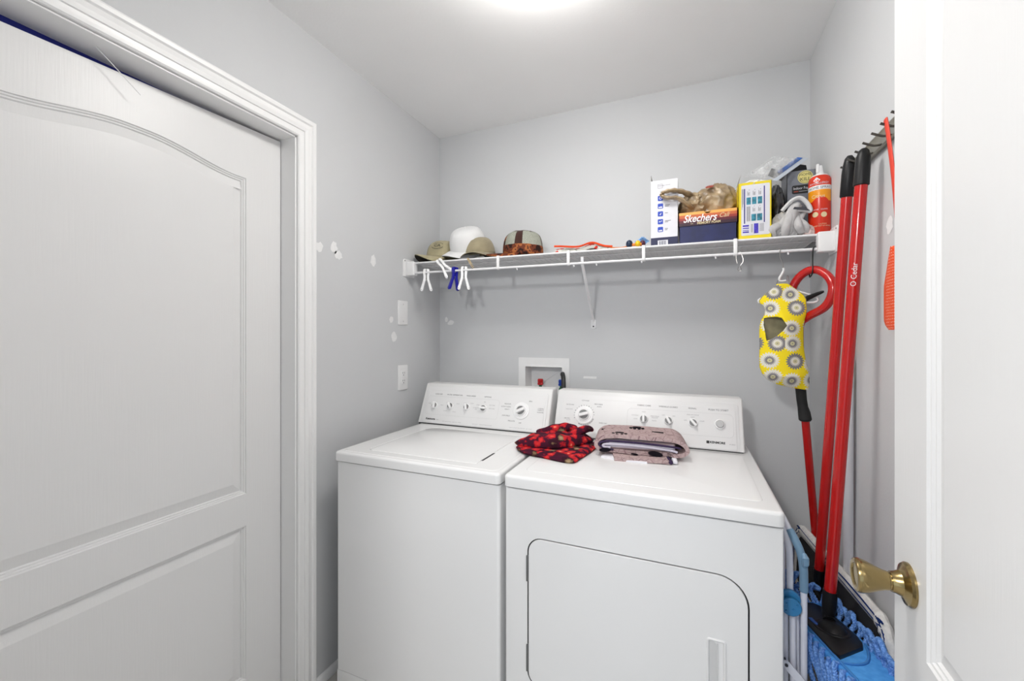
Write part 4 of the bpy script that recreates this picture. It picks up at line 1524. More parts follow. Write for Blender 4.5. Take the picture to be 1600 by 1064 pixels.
for j in range(NV + 1):
    r1, r2 = [], []
    for i in range(NU + 1):
        u, v = i / NU, j / NV
        x = -.530 + .245 * u
        y = 1.752 + (.150 - .05 * abs(u - .45)) * v
        h = mitt_z(u) * (.55 + .45 * v) + .0015 * sin(u * 60) * sin(v * 30)
        e_ = min(1, 6 * v, 6 * (1 - v), 8 * u + .2, 8 * (1 - u) + .1)
        r1.append(bm.verts.new((x, y, zb + h + .010 * e_ + .001)))
        r2.append(bm.verts.new((x, y, zb + max(.0005, h - .012) - .0)))
    gt.append(r1); gb.append(r2)
for j in range(NV):
    for i in range(NU):
        bm.faces.new((gt[j][i], gt[j][i + 1], gt[j + 1][i + 1], gt[j + 1][i]))
        bm.faces.new((gb[j][i], gb[j + 1][i], gb[j + 1][i + 1], gb[j][i + 1]))
for i in range(NU):
    bm.faces.new((gt[0][i], gb[0][i], gb[0][i + 1], gt[0][i + 1])); bm.faces.new((gt[NV][i], gt[NV][i + 1], gb[NV][i + 1], gb[NV][i]))
for j in range(NV):
    bm.faces.new((gt[j][0], gt[j + 1][0], gb[j + 1][0], gb[j][0])); bm.faces.new((gt[j][NU], gb[j][NU], gb[j + 1][NU], gt[j + 1][NU]))
obj('mitt_body', bm, QUILT, ph, ang=60)
bm = B()
pts = [(-.532 + .250 * i / 30, 1.750, zb + mitt_z(i / 30) * .62 + .012 * (1 - i / 30) + .004) for i in range(31)]
tube(bm, pts, .0042, 8)
obj('binding', bm, REDTRIM, ph)
bm = B()
tube(bm, spline([(-.290, 1.752, zb + .006), (-.250, 1.760, zb + .004), (-.215, 1.765, zb + .009), (-.195, 1.772, zb + .012)], 6), .006, 8, flat=.4, up=(0, 0, 1))
obj('hanging_loop', bm, mat('orange_tape', (.70, .22, .04), .8), ph)
zb = zt(-.17) + .005
tp = thing('dog_toy', 'small toy with navy and yellow balls and blue frills, beside the white carton', 'toy', (-.19, 1.775, zb))
for nm, x, y, r, m in (('navy_ball', -.214, 1.752, .0165, mat('navy_rubber', (.010, .025, .06), .4)), ('yellow_ball', -.180, 1.745, .0135, mat('yellow_rubber', (.80, .50, .01), .4)), ('maroon_ball', -.163, 1.758, .0145, mat('maroon_rubber', (.06, .01, .03), .5))):
    bm = B()
    blob(bm, (x, y, zb + r), (r * .8, r, r), 3, .06, 2, False, 2)
    obj(nm, bm, m, tp)
bm = B()
tube(bm, [(-.205, 1.752, zb + .012), (-.165, 1.748, zb + .011)], .006, 8)
obj('orange_stem', bm, mat('orange_tape', (.7, .22, .04), .8), tp)
bm = B()
for k in range(9):
    q = k / 8
    p0 = V((-.160, 1.775, zb + .012)); p1 = p0 + V((-.035 + .055 * q, .01 * sin(k), .018 + .014 * sin(pi * q)))
    tube(bm, spline([p0, (p0 + p1) / 2 + V((0, .006, .006)), p1], 4), [.004] * 8 + [.002], 7)
obj('frills', bm, mat('pale_blue_film', (.22, .42, .72), .4, var=(60, .3)), tp)

# ------------------------------------------------------------------ clothes pegs on the shelf rails
def leg_poly(s):
    """one lever of a peg in its own xz plane, s = side"""
    p = [(.0012, .004), (.0085, .003), (.0105, -.006), (.0098, -.020), (.0080, -.034), (.0085, -.048), (.0130, -.066), (.0195, -.092), (.0205, -.101), (.0175, -.1065), (.0130, -.1050), (.0105, -.098), (.0060, -.070), (.0020, -.050), (.0016, -.028), (.0042, -.016), (.0042, -.010), (.0012, -.004)]
    p = [(x * 1.35 + (.0004 if x < .005 else .0016), z) for x, z in p]
    return [(s * x, z) for x, z in p] if s < 0 else list(reversed([(x, z) for x, z in p]))
def peg(name, label, m, col, wood=False, scale=1.0):
    t = thing(name, label, 'clothes peg', m.translation, 0, 'clothes pegs clipped to the shelf')
    ml_ = m.to_3x3().to_4x4() @ M.Scale(scale, 4)
    for s in (-1, 1):
        bm = B()
        f = frame((0, 0, 0), (1, 0, 0), (0, 0, 1))
        if wood:
            pl = [(s * .0006, .004), (s * .0055, .003), (s * .0060, -.030), (s * .0050, -.066), (s * .0030, -.066), (s * .0008, -.030)]
            if s > 0: pl = list(reversed(pl))
            prism(bm, pl, -.0045, .0045, f, bev=.0008)
        else:
            prism(bm, leg_poly(s), -.0068, .0068, f, bev=.0012)
            for z0_, z1_ in ((-.012, -.026), (-.058, -.070)):
                xs = .0065 if z0_ > -.05 else .0105
                box(bm, s * xs * 1.25 - .0015, s * xs * 1.25 + .0015, -.0071, .0071, z1_, z0_, .0006, mi=1)
            lathe(bm, [(0, -.0071), (.0022, -.0071), (.0022, .0071), (0, .0071)], 10, M.Translation((s * .0240, 0, -.0985)) @ M.Rotation(R(90), 4, 'X'), mi=1)
        bmesh.ops.transform(bm, matrix=ml_, verts=bm.verts)
        obj('lever', bm, [col, mat(col.name + '_slot', tuple(c * .45 for c in col.diffuse_color[:3]), .5)], t, world=False)
    bm = B()
    sp_ = [(.0052 * cos(w_ * .7), -.0048 + .0009 * w_ * .55, -.048 + .0052 * sin(w_ * .7)) for w_ in range(20)]
    tube(bm, sp_, .0009, 5)
    bmesh.ops.transform(bm, matrix=ml_, verts=bm.verts)
    obj('spring', bm, STEEL, t, world=False)
    return t
PEGW = mat('peg_white', (.84, .84, .84), .35); PEGW.diffuse_color = (.84, .84, .84, 1)
PEGB = mat('peg_blue', (.006, .006, .28), .3); PEGB.diffuse_color = (.006, .006, .28, 1)
PEGT = mat('peg_wood', (.42, .32, .18), .7, var=(90, .15)); PEGT.diffuse_color = (.42, .32, .18, 1)
yr = YS - .004
def pegm(x, z, rz=0, ry=0, y=None):
    return M.Translation((x, yr if y is None else y, z)) @ M.Rotation(R(rz), 4, 'Z') @ M.Rotation(R(ry), 4, 'Y')
peg('clothes_peg', 'white clothes peg hanging straight, nearest the left end of the shelf', pegm(-1.178, zl(-1.178) + .013, 22), PEGW)
peg('clothes_peg', 'white clothes peg lying askew across both front rails of the shelf', M.Translation((-1.106, YS - .010, zt(-1.1) + .004)) @ M.Rotation(R(-43), 4, 'Y') @ M.Rotation(R(35), 4, 'Z'), PEGW)
peg('clothes_peg', 'blue clothes peg hanging from the front rail of the shelf', pegm(-1.016, zl(-1.0) + .013, 62, 5), PEGB)
peg('clothes_peg', 'white clothes peg hanging directly right of the blue peg', pegm(-.967, zl(-.967) + .013, 22, 1), PEGW)
peg('clothes_peg', 'small wooden clothes peg slanting across the front rails, right of the blue peg', M.Translation((-.945, YS - .008, zt(-.945) + .002)) @ M.Rotation(R(-32), 4, 'Y') @ M.Rotation(R(20), 4, 'Z'), PEGT, True, .85)

# ------------------------------------------------------------------ hooks, hanger and peg bag
bm = B()
rg = [(.171, 1.712, 1.600), (.168, 1.722, 1.622), (.172, yr, zl(.17) + .0085), (.181, yr + .003, zl(.18) + .008), (.189, 1.718, 1.622), (.189, 1.71, 1.604), (.180, 1.708, 1.590), (.184, 1.709, 1.577), (.179, 1.71, 1.571), (.173, 1.711, 1.577), (.175, 1.711, 1.588)]
tube(bm, spline(rg, 5), .0013, 6)
tag(obj('curtain_ring', bm, STEEL, origin=(.179, 1.715, 1.60)), 'small wire curtain ring hanging from the shelf rail, left of the yellow bag', 'hook')
bm = B()
tube(bm, spline([(.445, 1.770, zt(.44) - .012), (.421, 1.752, 1.652), (.406, yr - .004, zl(.4) + .008), (.402, 1.722, 1.630), (.400, 1.718, 1.600), (.398, 1.708, 1.562), (.396, 1.712, 1.546), (.396, 1.735, 1.541), (.397, 1.745, 1.552)], 6), .0020, 8)
tag(obj('wire_hook', bm, BLACKP, origin=(.40, 1.72, 1.60)), 'black wire hook holding the red loop handle below the right end of the shelf', 'hook')

hg = thing('clothes_hanger', 'small white plastic hanger with a wire hook, inside the yellow daisy bag', 'hanger', (.312, 1.735, 1.50))
HYY = 1.722
bm = B()
tube(bm, spline([(.306, yr + .010, zl(.3) + .001), (.3055, yr + .002, zl(.3) + .0085), (.3045, yr - .008, zl(.3) + .002), (.306, HYY + .002, 1.615), (.3135, HYY, 1.592), (.3145, HYY, 1.572)], 6), .0016, 8)
obj('wire_hook', bm, STEEL, hg)
bm = B()
tube(bm, spline([(.3150, HYY, 1.576), (.3160, HYY, 1.568), (.3105, HYY, 1.554), (.3035, HYY, 1.541), (.3050, HYY, 1.531), (.3150, HYY, 1.530), (.3225, HYY, 1.531)], 6), [.0055] * 10 + [.0062] * 12 + [.005] * 15, 10, flat=.7)
obj('hook_neck', bm, WHITE, hg)
bm = B(); tube(bm, spline([(.292, HYY, 1.512), (.297, HYY, 1.528), (.301, HYY, 1.538)], 4), .0012, 6); obj('wire_clip', bm, STEEL, hg)
bm = B(); tube(bm, spline([(.334, HYY, 1.508), (.331, HYY, 1.540), (.3285, HYY, 1.549), (.3255, HYY, 1.546), (.3265, HYY, 1.530)], 5), .0012, 6); obj('wire_clip', bm, STEEL, hg)
bm = B()
tube(bm, spline([(.240, 1.722, 1.462), (.246, 1.722, 1.470), (.30, 1.722, 1.500), (.318, 1.722, 1.507), (.336, 1.722, 1.500), (.398, 1.718, 1.476), (.4115, 1.716, 1.468), (.414, 1.716, 1.460), (.407, 1.716, 1.453), (.382, 1.718, 1.452), (.25, 1.722, 1.456), (.243, 1.722, 1.457)], 6, True), .0052, 10, closed=True, flat=.75)
obj('shoulders', bm, WHITE, hg)

def daisymat():
    m, nt, b = base_mat('yellow_daisy_cloth', .85, .2)
    tc = node(nt, 'ShaderNodeTexCoord')
    sp = node(nt, 'ShaderNodeSeparateXYZ'); nt.links.new(tc.outputs['Object'], sp.inputs[0])
    cb = node(nt, 'ShaderNodeCombineXYZ')
    nt.links.new(sp.outputs['X'], cb.inputs['X']); nt.links.new(sp.outputs['Z'], cb.inputs['Y'])
    add = node(nt, 'ShaderNodeVectorMath', operation='ADD'); add.inputs[1].default_value = (3.017, 1.008, 0)
    nt.links.new(cb.outputs[0], add.inputs[0])
    vo = node(nt, 'ShaderNodeTexVoronoi'); vo.voronoi_dimensions = '2D'
    vo.inputs['Scale'].default_value = 16.5; vo.inputs['Randomness'].default_value = .38
    nt.links.new(add.outputs[0], vo.inputs['Vector'])
    sub = node(nt, 'ShaderNodeVectorMath', operation='SUBTRACT')
    nt.links.new(add.outputs[0], sub.inputs[0]); nt.links.new(vo.outputs['Position'], sub.inputs[1])
    ps = node(nt, 'ShaderNodeSeparateXYZ'); nt.links.new(sub.outputs[0], ps.inputs[0])
    ang = math_n(nt, 'ARCTAN2', ps.outputs['Y'], ps.outputs['X'])
    ln = node(nt, 'ShaderNodeVectorMath', operation='LENGTH'); nt.links.new(sub.outputs[0], ln.inputs[0])
    r = ln.outputs['Value']
    w = math_n(nt, 'SINE', math_n(nt, 'MULTIPLY', ang, 20))
    outer = math_n(nt, 'ADD', .0265, math_n(nt, 'MULTIPLY', w, .0030))
    inner = math_n(nt, 'ADD', .0145, math_n(nt, 'MULTIPLY', w, .0028))
    sc = node(nt, 'ShaderNodeSeparateColor'); nt.links.new(vo.outputs['Color'], sc.inputs[0])
    isg = math_n(nt, 'GREATER_THAN', sc.outputs[0], .5)
    GREY, WHT, CRM = (.22, .21, .22), (.72, .70, .62), (.58, .55, .32)
    petal = mixc(nt, isg, WHT, GREY)
    core = mixc(nt, isg, GREY, WHT)
    c = mixc(nt, math_n(nt, 'LESS_THAN', r, outer), (.86, .68, .02), petal)
    c = mixc(nt, math_n(nt, 'LESS_THAN', r, inner), c, core)
    c = mixc(nt, math_n(nt, 'LESS_THAN', r, .0070), c, CRM)
    c = mixc(nt, math_n(nt, 'LESS_THAN', r, .0022), c, (.30, .30, .22))
    nt.links.new(c, b.inputs['Base Color'])
    return m
DAISY = daisymat()
BAGIN = mat('bag_lining', (.30, .27, .16), .9, var=(40, .15))
pgb = thing('peg_bag', 'yellow daisy print peg bag hanging below the right end of the shelf', 'peg bag', (.315, 1.735, 1.335))
ROWS = [(1.5195, .293, .325), (1.512, .286, .336), (1.500, .274, .350), (1.486, .258, .366), (1.474, .245, .377), (1.462, .2385, .381), (1.453, .2415, .381), (1.445, .252, .381), (1.430, .258, .382), (1.412, .256, .381), (1.393, .246, .376), (1.370, .2405, .373), (1.345, .2400, .372), (1.300, .2410, .373), (1.260, .2400, .378), (1.225, .2410, .386), (1.200, .2500, .390), (1.182, .2640, .3905), (1.168, .2900, .3890), (1.158, .3300, .3875), (1.152, .3700, .3865)]
def row_at(z):
    for (z0_, a0_, b0_), (z1_, a1_, b1_) in zip(ROWS, ROWS[1:]):
        if z1_ <= z <= z0_:
            t_ = (z0_ - z) / (z0_ - z1_)
            return a0_ + (a1_ - a0_) * t_, b0_ + (b1_ - b0_) * t_
    return ROWS[-1][1:]
HOLE = [(.2530, 1.400), (.2700, 1.403), (.2900, 1.4035), (.3040, 1.399), (.3185, 1.372), (.3060, 1.354), (.2900, 1.338), (.2760, 1.328), (.2590, 1.319), (.2560, 1.345), (.2515, 1.375)]
def inside(p, poly):
    r_ = False
    for i in range(len(poly)):
        (xa, ya), (xb, yb) = poly[i - 1], poly[i]
        if (ya > p[1]) != (yb > p[1]) and p[0] < (xb - xa) * (p[1] - ya) / (yb - ya) + xa:
            r_ = not r_
    return r_
def snap(p, poly):
    best = None
    for i in range(len(poly)):
        a_, b_ = V(poly[i - 1]), V(poly[i])
        t_ = max(0, min(1, (V(p) - a_).dot(b_ - a_) / (b_ - a_).length_squared))
        q = a_ + (b_ - a_) * t_
        if best is None or (q - V(p)).length < (best - V(p)).length:
            best = q
    return best
def bag_sheet(side):
    bm = B()
    NU_, NV_ = 56, 120
    z0_, z1_ = ROWS[0][0], ROWS[-1][0]
    g = []
    for j in range(NV_ + 1):
        z = z0_ + (z1_ - z0_) * j / NV_
        a_, b_ = row_at(z)
        rw = []
        for i in range(NU_ + 1):
            s = i / NU_
            x = a_ + (b_ - a_) * s
            full = min(1, max(0, (1.47 - z) / .10)) if side < 0 else min(1, max(0, (1.47 - z) / .12))
            h = (.006 + .030 * full) * (max(0, sin(pi * s)) ** .7)
            h *= min(1, (z - z1_) / .05 + .10)
            h += .0035 * noise.noise(V((x * 22, z * 14, side))) * sin(pi * s)
            rw.append(bm.verts.new((x, 1.712 + side * h * (1 if side < 0 else .35), z)))
        g.append(rw)
    for j in range(NV_):
        for i in range(NU_):
            q = (g[j][i], g[j + 1][i], g[j + 1][i + 1], g[j][i + 1])
            if side < 0:
                c_ = sum((v.co for v in q), V()) / 4
                if inside((c_.x, c_.z), HOLE):
                    continue
            bm.faces.new(q if side < 0 else tuple(reversed(q)))
    if side < 0:
        loose = [v for v in bm.verts if not v.link_faces]
        bmesh.ops.delete(bm, geom=loose, context='VERTS')
        for v in bm.verts:
            if v.is_boundary and V((v.co.x - .285, v.co.z - 1.363)).length < .060 and .250 < v.co.x < .325:
                q = snap((v.co.x, v.co.z), HOLE)
                if (q - V((v.co.x, v.co.z))).length < .006:
                    v.co.x, v.co.z = q.x, q.y
    return bm
o_ = obj('front_panel', bag_sheet(-1), [DAISY, BAGIN], pgb, ang=60, fixn=False)
so = o_.modifiers.new('thickness', 'SOLIDIFY'); so.thickness = .0014; so.offset = -1; so.material_offset = 1
o_ = obj('back_panel', bag_sheet(1), [DAISY, BAGIN], pgb, ang=60, fixn=False)
so = o_.modifiers.new('thickness', 'SOLIDIFY'); so.thickness = .0014; so.offset = -1; so.material_offset = 1

# ------------------------------------------------------------------ hook rail on the right wall
rl = thing('hook_rail', 'metal rail with a row of dark pegs on the right wall, holding the red mops', 'hook rail', (XR, 1.20, 1.84))
bm = B()
rp_ = [(0, 1.815), (.010, 1.812), (.012, 1.818), (.007, 1.822), (.007, 1.848), (.011, 1.856), (.008, 1.861), (0, 1.860)]
ys_ = (1.540, .80)
lo = [bm.verts.new((XR - a_, ys_[0], z)) for a_, z in rp_]; hi = [bm.verts.new((XR - a_, ys_[1], z)) for a_, z in rp_]
for i in range(len(rp_)):
    bm.faces.new((lo[i], lo[(i + 1) % len(rp_)], hi[(i + 1) % len(rp_)], hi[i]))
bm.faces.new(lo); bm.faces.new(list(reversed(hi)))
obj('rail', bm, RAILM, rl)
for y in (1.510, 1.452, 1.397, 1.343, 1.288, 1.236, 1.180, 1.125, 1.07, 1.015):
    bm = B()
    tube(bm, spline([(XR - .006, y, 1.824), (XR - .022, y, 1.824), (XR - .034, y, 1.829), (XR - .046, y, 1.835)], 4), .0030, 8)
    obj('peg', bm, PEG, rl)
# orange mesh cloth on its strap
oc = thing('mesh_duster', 'orange mesh duster hanging from the hook rail, half behind the open door', 'duster', (.425, 1.180, 1.60))
bm = B()
tube(bm, spline([(.430, 1.236, 1.842), (.430, 1.222, 1.800), (.431, 1.200, 1.70), (.432, 1.185, 1.60), (.432, 1.172, 1.50)], 8), .0085, 8, flat=.35, up=(1, 0, 0))
obj('strap', bm, mat('strap_red', (.62, .04, .015), .6), oc)
def meshmat():
    m, nt, b = base_mat('orange_mesh', .6, .3)
    tc = node(nt, 'ShaderNodeTexCoord')
    vo = node(nt, 'ShaderNodeTexVoronoi'); vo.inputs['Scale'].default_value = 150; vo.inputs['Randomness'].default_value = .15
    nt.links.new(tc.outputs['Object'], vo.inputs['Vector'])
    c = ramp(nt, vo.outputs['Distance'], [(0, (.80, .50, .42)), (.20, (.72, .07, .012))])
    nt.links.new(c, b.inputs['Base Color'])
    return m
bm = B()
g = []
for j in range(19):
    t_ = j / 18
    z = 1.535 - .185 * t_
    hw = .010 + .055 * min(1, t_ * 2.2) ** .7
    if t_ > .85:
        hw *= math.sqrt(max(.02, 1 - ((t_ - .85) / .15) ** 2 * .8))
    g.append([bm.verts.new((.434 + .016 * cos(q * 2 * pi / 20), 1.178 + hw * sin(q * 2 * pi / 20), z)) for q in range(20)])
for A_, B_ in zip(g, g[1:]):
    for i in range(20):
        bm.faces.new((A_[i], A_[(i + 1) % 20], B_[(i + 1) % 20], B_[i]))
bm.faces.new(g[0]); bm.faces.new(list(reversed(g[-1])))
obj('mesh_pad', bm, meshmat(), oc, ang=60)

# ------------------------------------------------------------------ mops
def vec(*a):
    return V(a)
# front flat mop with the bright blue pad
p_top, p_bot = V((.425, 1.349, 1.822)), V((.362, 1.384, .638))
ax = (p_top - p_bot).normalized()
m1 = thing('flat_mop', 'red pole mop with a bright blue pad, front one of the pair on the rail', 'mop', p_bot)
bm = B(); tube(bm, [p_bot - ax * .02, p_top - ax * .085], .0140, 20); obj('pole', bm, RED, m1)
bm = B()
tube(bm, [p_top - ax * .095, p_top - ax * .093, p_top - ax * .040, p_top - ax * .022, p_top - ax * .006, p_top], [.0150, .0172, .0165, .0150, .0115, .006], 20)
obj('pole_cap', bm, BLACKP, m1)
bm = B()
tv = V((-.3, -.95, 0)); tv = (tv - ax * tv.dot(ax)).normalized()
text(bm, 'O Cedar', .017, frame(p_bot + ax * .86 + tv * .0143, tuple(ax), tuple(tv.cross(ax))), 0)
obj('lettering', bm, mat('print_pinkish', (.75, .70, .70), .5), m1, smooth=False, fixn=False)
aa = V((.15, -.97, .19)).normalized()
bb = V((.96, .27, 0)); bb = (bb - aa * bb.dot(aa)).normalized()
nn = bb.cross(aa)
if nn.z < 0: nn = -nn
P1 = V((.335, 1.36, .545)) + bb * .017
F1 = M.Identity(4)
for i in range(3):
    F1[i][0], F1[i][1], F1[i][2], F1[i][3] = aa[i], bb[i], nn[i], P1[i]
bm = B()
tube(bm, [p_bot + ax * .004, p_bot - ax * .025, p_bot - ax * .065, F1 @ V((.0, .006, .022))], [.0165, .0170, .0150, .0150], 18)
obj('joint_sleeve', bm, BLACKP, m1)
bm = B()
FF = F1
flip1 = F1.determinant() < 0
def place(bm, vs=None):
    bmesh.ops.transform(bm, matrix=F1, verts=bm.verts if vs is None else vs)
bl = [(-.150, -.030), (-.120, -.046), (.060, -.050), (.150, -.052), (.168, -.046), (.105, .030), (.080, .042), (.045, .048), (-.120, .046), (-.150, .030)]
prism(bm, bl, .004, .0125, bev=.003)
place(bm); obj('base_plate', bm, BLACKP, m1)
bm = B()
vs = lathe(bm, [(0, .012), (.040, .012), (.038, .0145), (.034, .0150), (.031, .0135), (.026, .020), (.016, .026), (0, .028)], 32, M.Translation((.02, .002, 0)) @ M.Scale(1.35, 4, (1, 0, 0)))
place(bm); obj('swivel', bm, BLACKP, m1)
bm = B(); box(bm, -.030, .012, -.034, -.024, .012, .0155, .002); place(bm)
obj('pedal_button', bm, mat('button_blue', (.02, .12, .50), .35), m1)
def padmat():
    m, nt, b = base_mat('blue_microfibre', .75, .3)
    tc = node(nt, 'ShaderNodeTexCoord')
    n = node(nt, 'ShaderNodeTexNoise'); n.inputs['Scale'].default_value = 60
    nt.links.new(tc.outputs['Object'], n.inputs['Vector'])
    c = ramp(nt, n.outputs['Fac'], [(.3, (.05, .26, .66)), (.7, (.09, .36, .80))], 'LINEAR')
    nt.links.new(c, b.inputs['Base Color'])
    return m
PADM = padmat()
bm = B()
rounded_slab(bm, rrect(-.185, .275, -.062, .058, .020, 6), -.012, .004, .005, 3)
place(bm); obj('pad', bm, PADM, m1)
bm = B()
for bside in (-.052, .050):
    tube(bm, [(-.17, bside, .0055), (.26, bside, .0055)], .0035, 8)
pk = spline([(.085, .046, .006), (.130, .030, .006), (.170, .005, .006), (.185, -.025, .006), (.182, -.052, .006)], 5)
tube(bm, pk, .0030, 8)
place(bm); obj('pad_piping', bm, mat('blue_piping', (.04, .20, .52), .7, bump=(200, .3)), m1)
random.seed(5)
def rope(bm, pts, r=.0058, turns=9.0):
    """two-ply twisted yarn along a path"""
    P = spline(pts, 8)
    n = len(P)
    for ph in range(3):
        q = []
        for i, p in enumerate(P):
            t_ = (P[min(i + 1, n - 1)] - P[max(i - 1, 0)]).normalized()
            u_ = t_.orthogonal().normalized(); w_ = t_.cross(u_)
            an = 2 * pi * (turns * i / n + ph / 3)
            q.append(p + (u_ * cos(an) + w_ * sin(an)) * r * .55)
        k = len(q)
        tube(bm, q, [r * .68 * min(1, .35 + 4 * min(i, k - 1 - i) / k) for i in range(k)], 6)
bm = B()
# looped yarn along both long edges and over the far end
for k in range(13):
    t_ = -.165 + .034 * k
    d_ = random.uniform(-.008, .008)
    L_ = random.uniform(.026, .050)
    p_ = [F1 @ V((t_, .046, -.002)), F1 @ V((t_ - .004, .060, .014)), F1 @ V((t_ - .004 + d_, .064, L_ * .7)), F1 @ V((t_ + .010, .066, L_)), F1 @ V((t_ + .032, .062, L_ * .85 + d_)), F1 @ V((t_ + .044, .058, L_ * .45))]
    for pp in p_:
        pp.x = min(pp.x, .418)
    rope(bm, p_)
for k in range(14):
    t_ = -.170 + .032 * k
    d_ = random.uniform(-.006, .006)
    p_ = [F1 @ V((t_, -.050, -.006)), F1 @ V((t_ + .010, -.068, .000 + d_)), F1 @ V((t_ + .026, -.074, -.030)), F1 @ V((t_ + .030, -.068 + d_, -.075)), F1 @ V((t_ + .026, -.056, -.125 + d_))]
    for pp in p_:
        pp.x = max(pp.x, .293)
    rope(bm, p_, turns=11)
for k in range(9):
    y_ = -.062 + .014 * k
    d_ = random.uniform(-.010, .010)
    hgt = .085 if y_ < .0 else .050
    rope(bm, [F1 @ V((-.170, y_, 0)), F1 @ V((-.195 + d_, y_ + d_, .035)), F1 @ V((-.190, y_ + .010, hgt + d_)), F1 @ V((-.225 + d_, y_ + .012, hgt * .7)), F1 @ V((-.235, y_, .01))], turns=11)
def yarnmat(name, c0, c1):
    m, nt, b = base_mat(name, .9, .15)
    tc = node(nt, 'ShaderNodeTexCoord')
    n = node(nt, 'ShaderNodeTexNoise'); n.inputs['Scale'].default_value = 220
    nt.links.new(tc.outputs['Object'], n.inputs['Vector'])
    c = ramp(nt, n.outputs['Fac'], [(.35, c0), (.65, c1)], 'LINEAR')
    nt.links.new(c, b.inputs['Base Color'])
    return m
obj('looped_yarn', bm, yarnmat('blue_yarn', (.07, .19, .52), (.20, .38, .76)), m1, ang=60)

# second pole with the wide dust mop head against the wall
q_top, q_bot = V((.430, 1.467, 1.850)), V((.392, 1.615, .560))
ax2 = (q_top - q_bot).normalized()
m2 = thing('dust_mop', 'red pole dust mop with a white fringed black head, behind the blue pad mop', 'mop', q_bot)
bm = B(); tube(bm, [q_bot, q_top - ax2 * .105], .0135, 18); obj('pole', bm, RED, m2)
bm = B()
tube(bm, [q_top - ax2 * .115, q_top - ax2 * .112, q_top - ax2 * .050, q_top - ax2 * .028, q_top - ax2 * .008, q_top], [.0150, .0170, .0165, .0150, .0115, .006], 18)
obj('pole_cap', bm, BLACKP, m2)
a2 = V((.062, -.99, .06)).normalized()
b2 = V((.07, 0, .99)); b2 = (b2 - a2 * b2.dot(a2)).normalized()
n2 = a2.cross(b2)
if n2.x > 0: n2 = -n2
P2 = V((.432, 1.46, .618))
F2 = M.Identity(4)
for i in range(3):
    F2[i][0], F2[i][1], F2[i][2], F2[i][3] = a2[i], b2[i], n2[i], P2[i]
bm = B()
prism(bm, rrect(-.445, .195, -.185, -.010, .050, 8), -.006, .006)
bmesh.ops.transform(bm, matrix=F2, verts=bm.verts)
obj('backing', bm, mat('black_fabric', (.010, .010, .012), .85, bump=(200, .2)), m2)
bm = B()
ring = rrect(-.462, .212, -.200, .008, .060, 10)
tube(bm, [F2 @ V((x, y, .0)) for x, y in ring], [.0215 + .002 * sin(i * 2.3) for i in range(len(ring))], 12, closed=True, flat=.62, up=tuple(n2))
obj('fringe', bm, mat('white_yarn', (.66, .65, .63), .95, spec=.1, bump=(160, .8), var=(90, .10)), m2)
bm = B()
for off, phs in ((.004, 0), (.016, 1.1)):
    pts = []
    rr_ = rrect(-.462, .212, -.200, .008, .060, 10)
    r2_ = offset(rr_, -off + .008)
    m_ = len(r2_)
    dense = spline([F2 @ V((x, y, .0125 - abs(off - .010) * .25)) for x, y in r2_], 6, True)
    dense = [p + V((0, 0, .0016 * sin(i * 1.3 + phs))) for i, p in enumerate(dense)]
    tube(bm, dense, .0022, 6, closed=True)
obj('navy_stitching', bm, mat('navy_yarn', (.010, .030, .13), .9, spec=.1), m2)
bm = B()
prism(bm, rrect(-.255, -.105, -.125, -.060, .010, 4), .005, .012)
bmesh.ops.transform(bm, matrix=F2, verts=bm.verts)
tube(bm, [q_bot + ax2 * .03, q_bot, F2 @ V((-.185, -.095, .012))], [.0150, .0150, .011], 14)
obj('frame_clip', bm, BLACKP, m2)

# third red pole with the loop handle, hanging from the black hook
m3 = thing('loop_handle_sweeper', 'red sweeper with a closed loop handle and black sleeve, hanging beside the yellow bag', 'sweeper', (.40, 1.76, .60))
bm = B()
lp = [(.367, 1.750, 1.391), (.353, 1.756, 1.444), (.347, 1.757, 1.496), (.363, 1.750, 1.538), (.388, 1.735, 1.562), (.411, 1.715, 1.562), (.433, 1.690, 1.540), (.4435, 1.670, 1.507), (.441, 1.670, 1.467), (.425, 1.685, 1.432), (.396, 1.715, 1.410)]
tube(bm, spline(lp, 6, True), .0138, 14, closed=True)
obj('loop_handle', bm, RED, m3)
bm = B()
tube(bm, spline([(.385, 1.727, 1.403), (.370, 1.747, 1.385), (.366, 1.755, 1.348), (.371, 1.760, 1.212), (.374, 1.760, 1.150)], 6), [.0150] * 6 + [.0165] * 19, 14)
obj('neck', bm, RED, m3)
bm = B()
tube(bm, spline([(.350, 1.748, 1.436), (.366, 1.735, 1.454), (.393, 1.715, 1.471), (.424, 1.690, 1.486)], 6), [.008, .010, .011, .012, .012, .012, .012, .012, .012, .011, .011, .010, .010, .009, .008, .0075, .007, .006, .004], 12, flat=.8)
obj('trigger', bm, BLACKP, m3)
bm = B()
tube(bm, [(.3730, 1.760, 1.166), (.3740, 1.760, 1.155), (.3775, 1.760, 1.110), (.381, 1.760, 1.085), (.385, 1.760, 1.065), (.388, 1.760, 1.042), (.3884, 1.760, 1.036)], [.014, .0165, .0160, .0160, .0190, .0200, .016], 16)
obj('sleeve', bm, mat('black_foam', (.012, .012, .012), .75, bump=(300, .3)), m3)
bm = B()
tube(bm, [(.388, 1.760, 1.045), (.4375, 1.835, .590), (.438, 1.836, .585)], .0125, 16)
obj('pole', bm, RED, m3)

# white broom stick leaning in the corner of the right wall
bm = B()
tube(bm, [(.451, 1.552, .012), (.449, 1.545, .635), (.4485, 1.541, 1.27), (.4485, 1.541, 1.276)], [.0125, .0125, .0125, .009], 16)
tag(obj('broom_stick', bm, mat('white_stick', (.70, .70, .73), .4), origin=(.451, 1.552, .012)), 'plain white stick leaning on the right wall behind the red mop poles', 'stick')

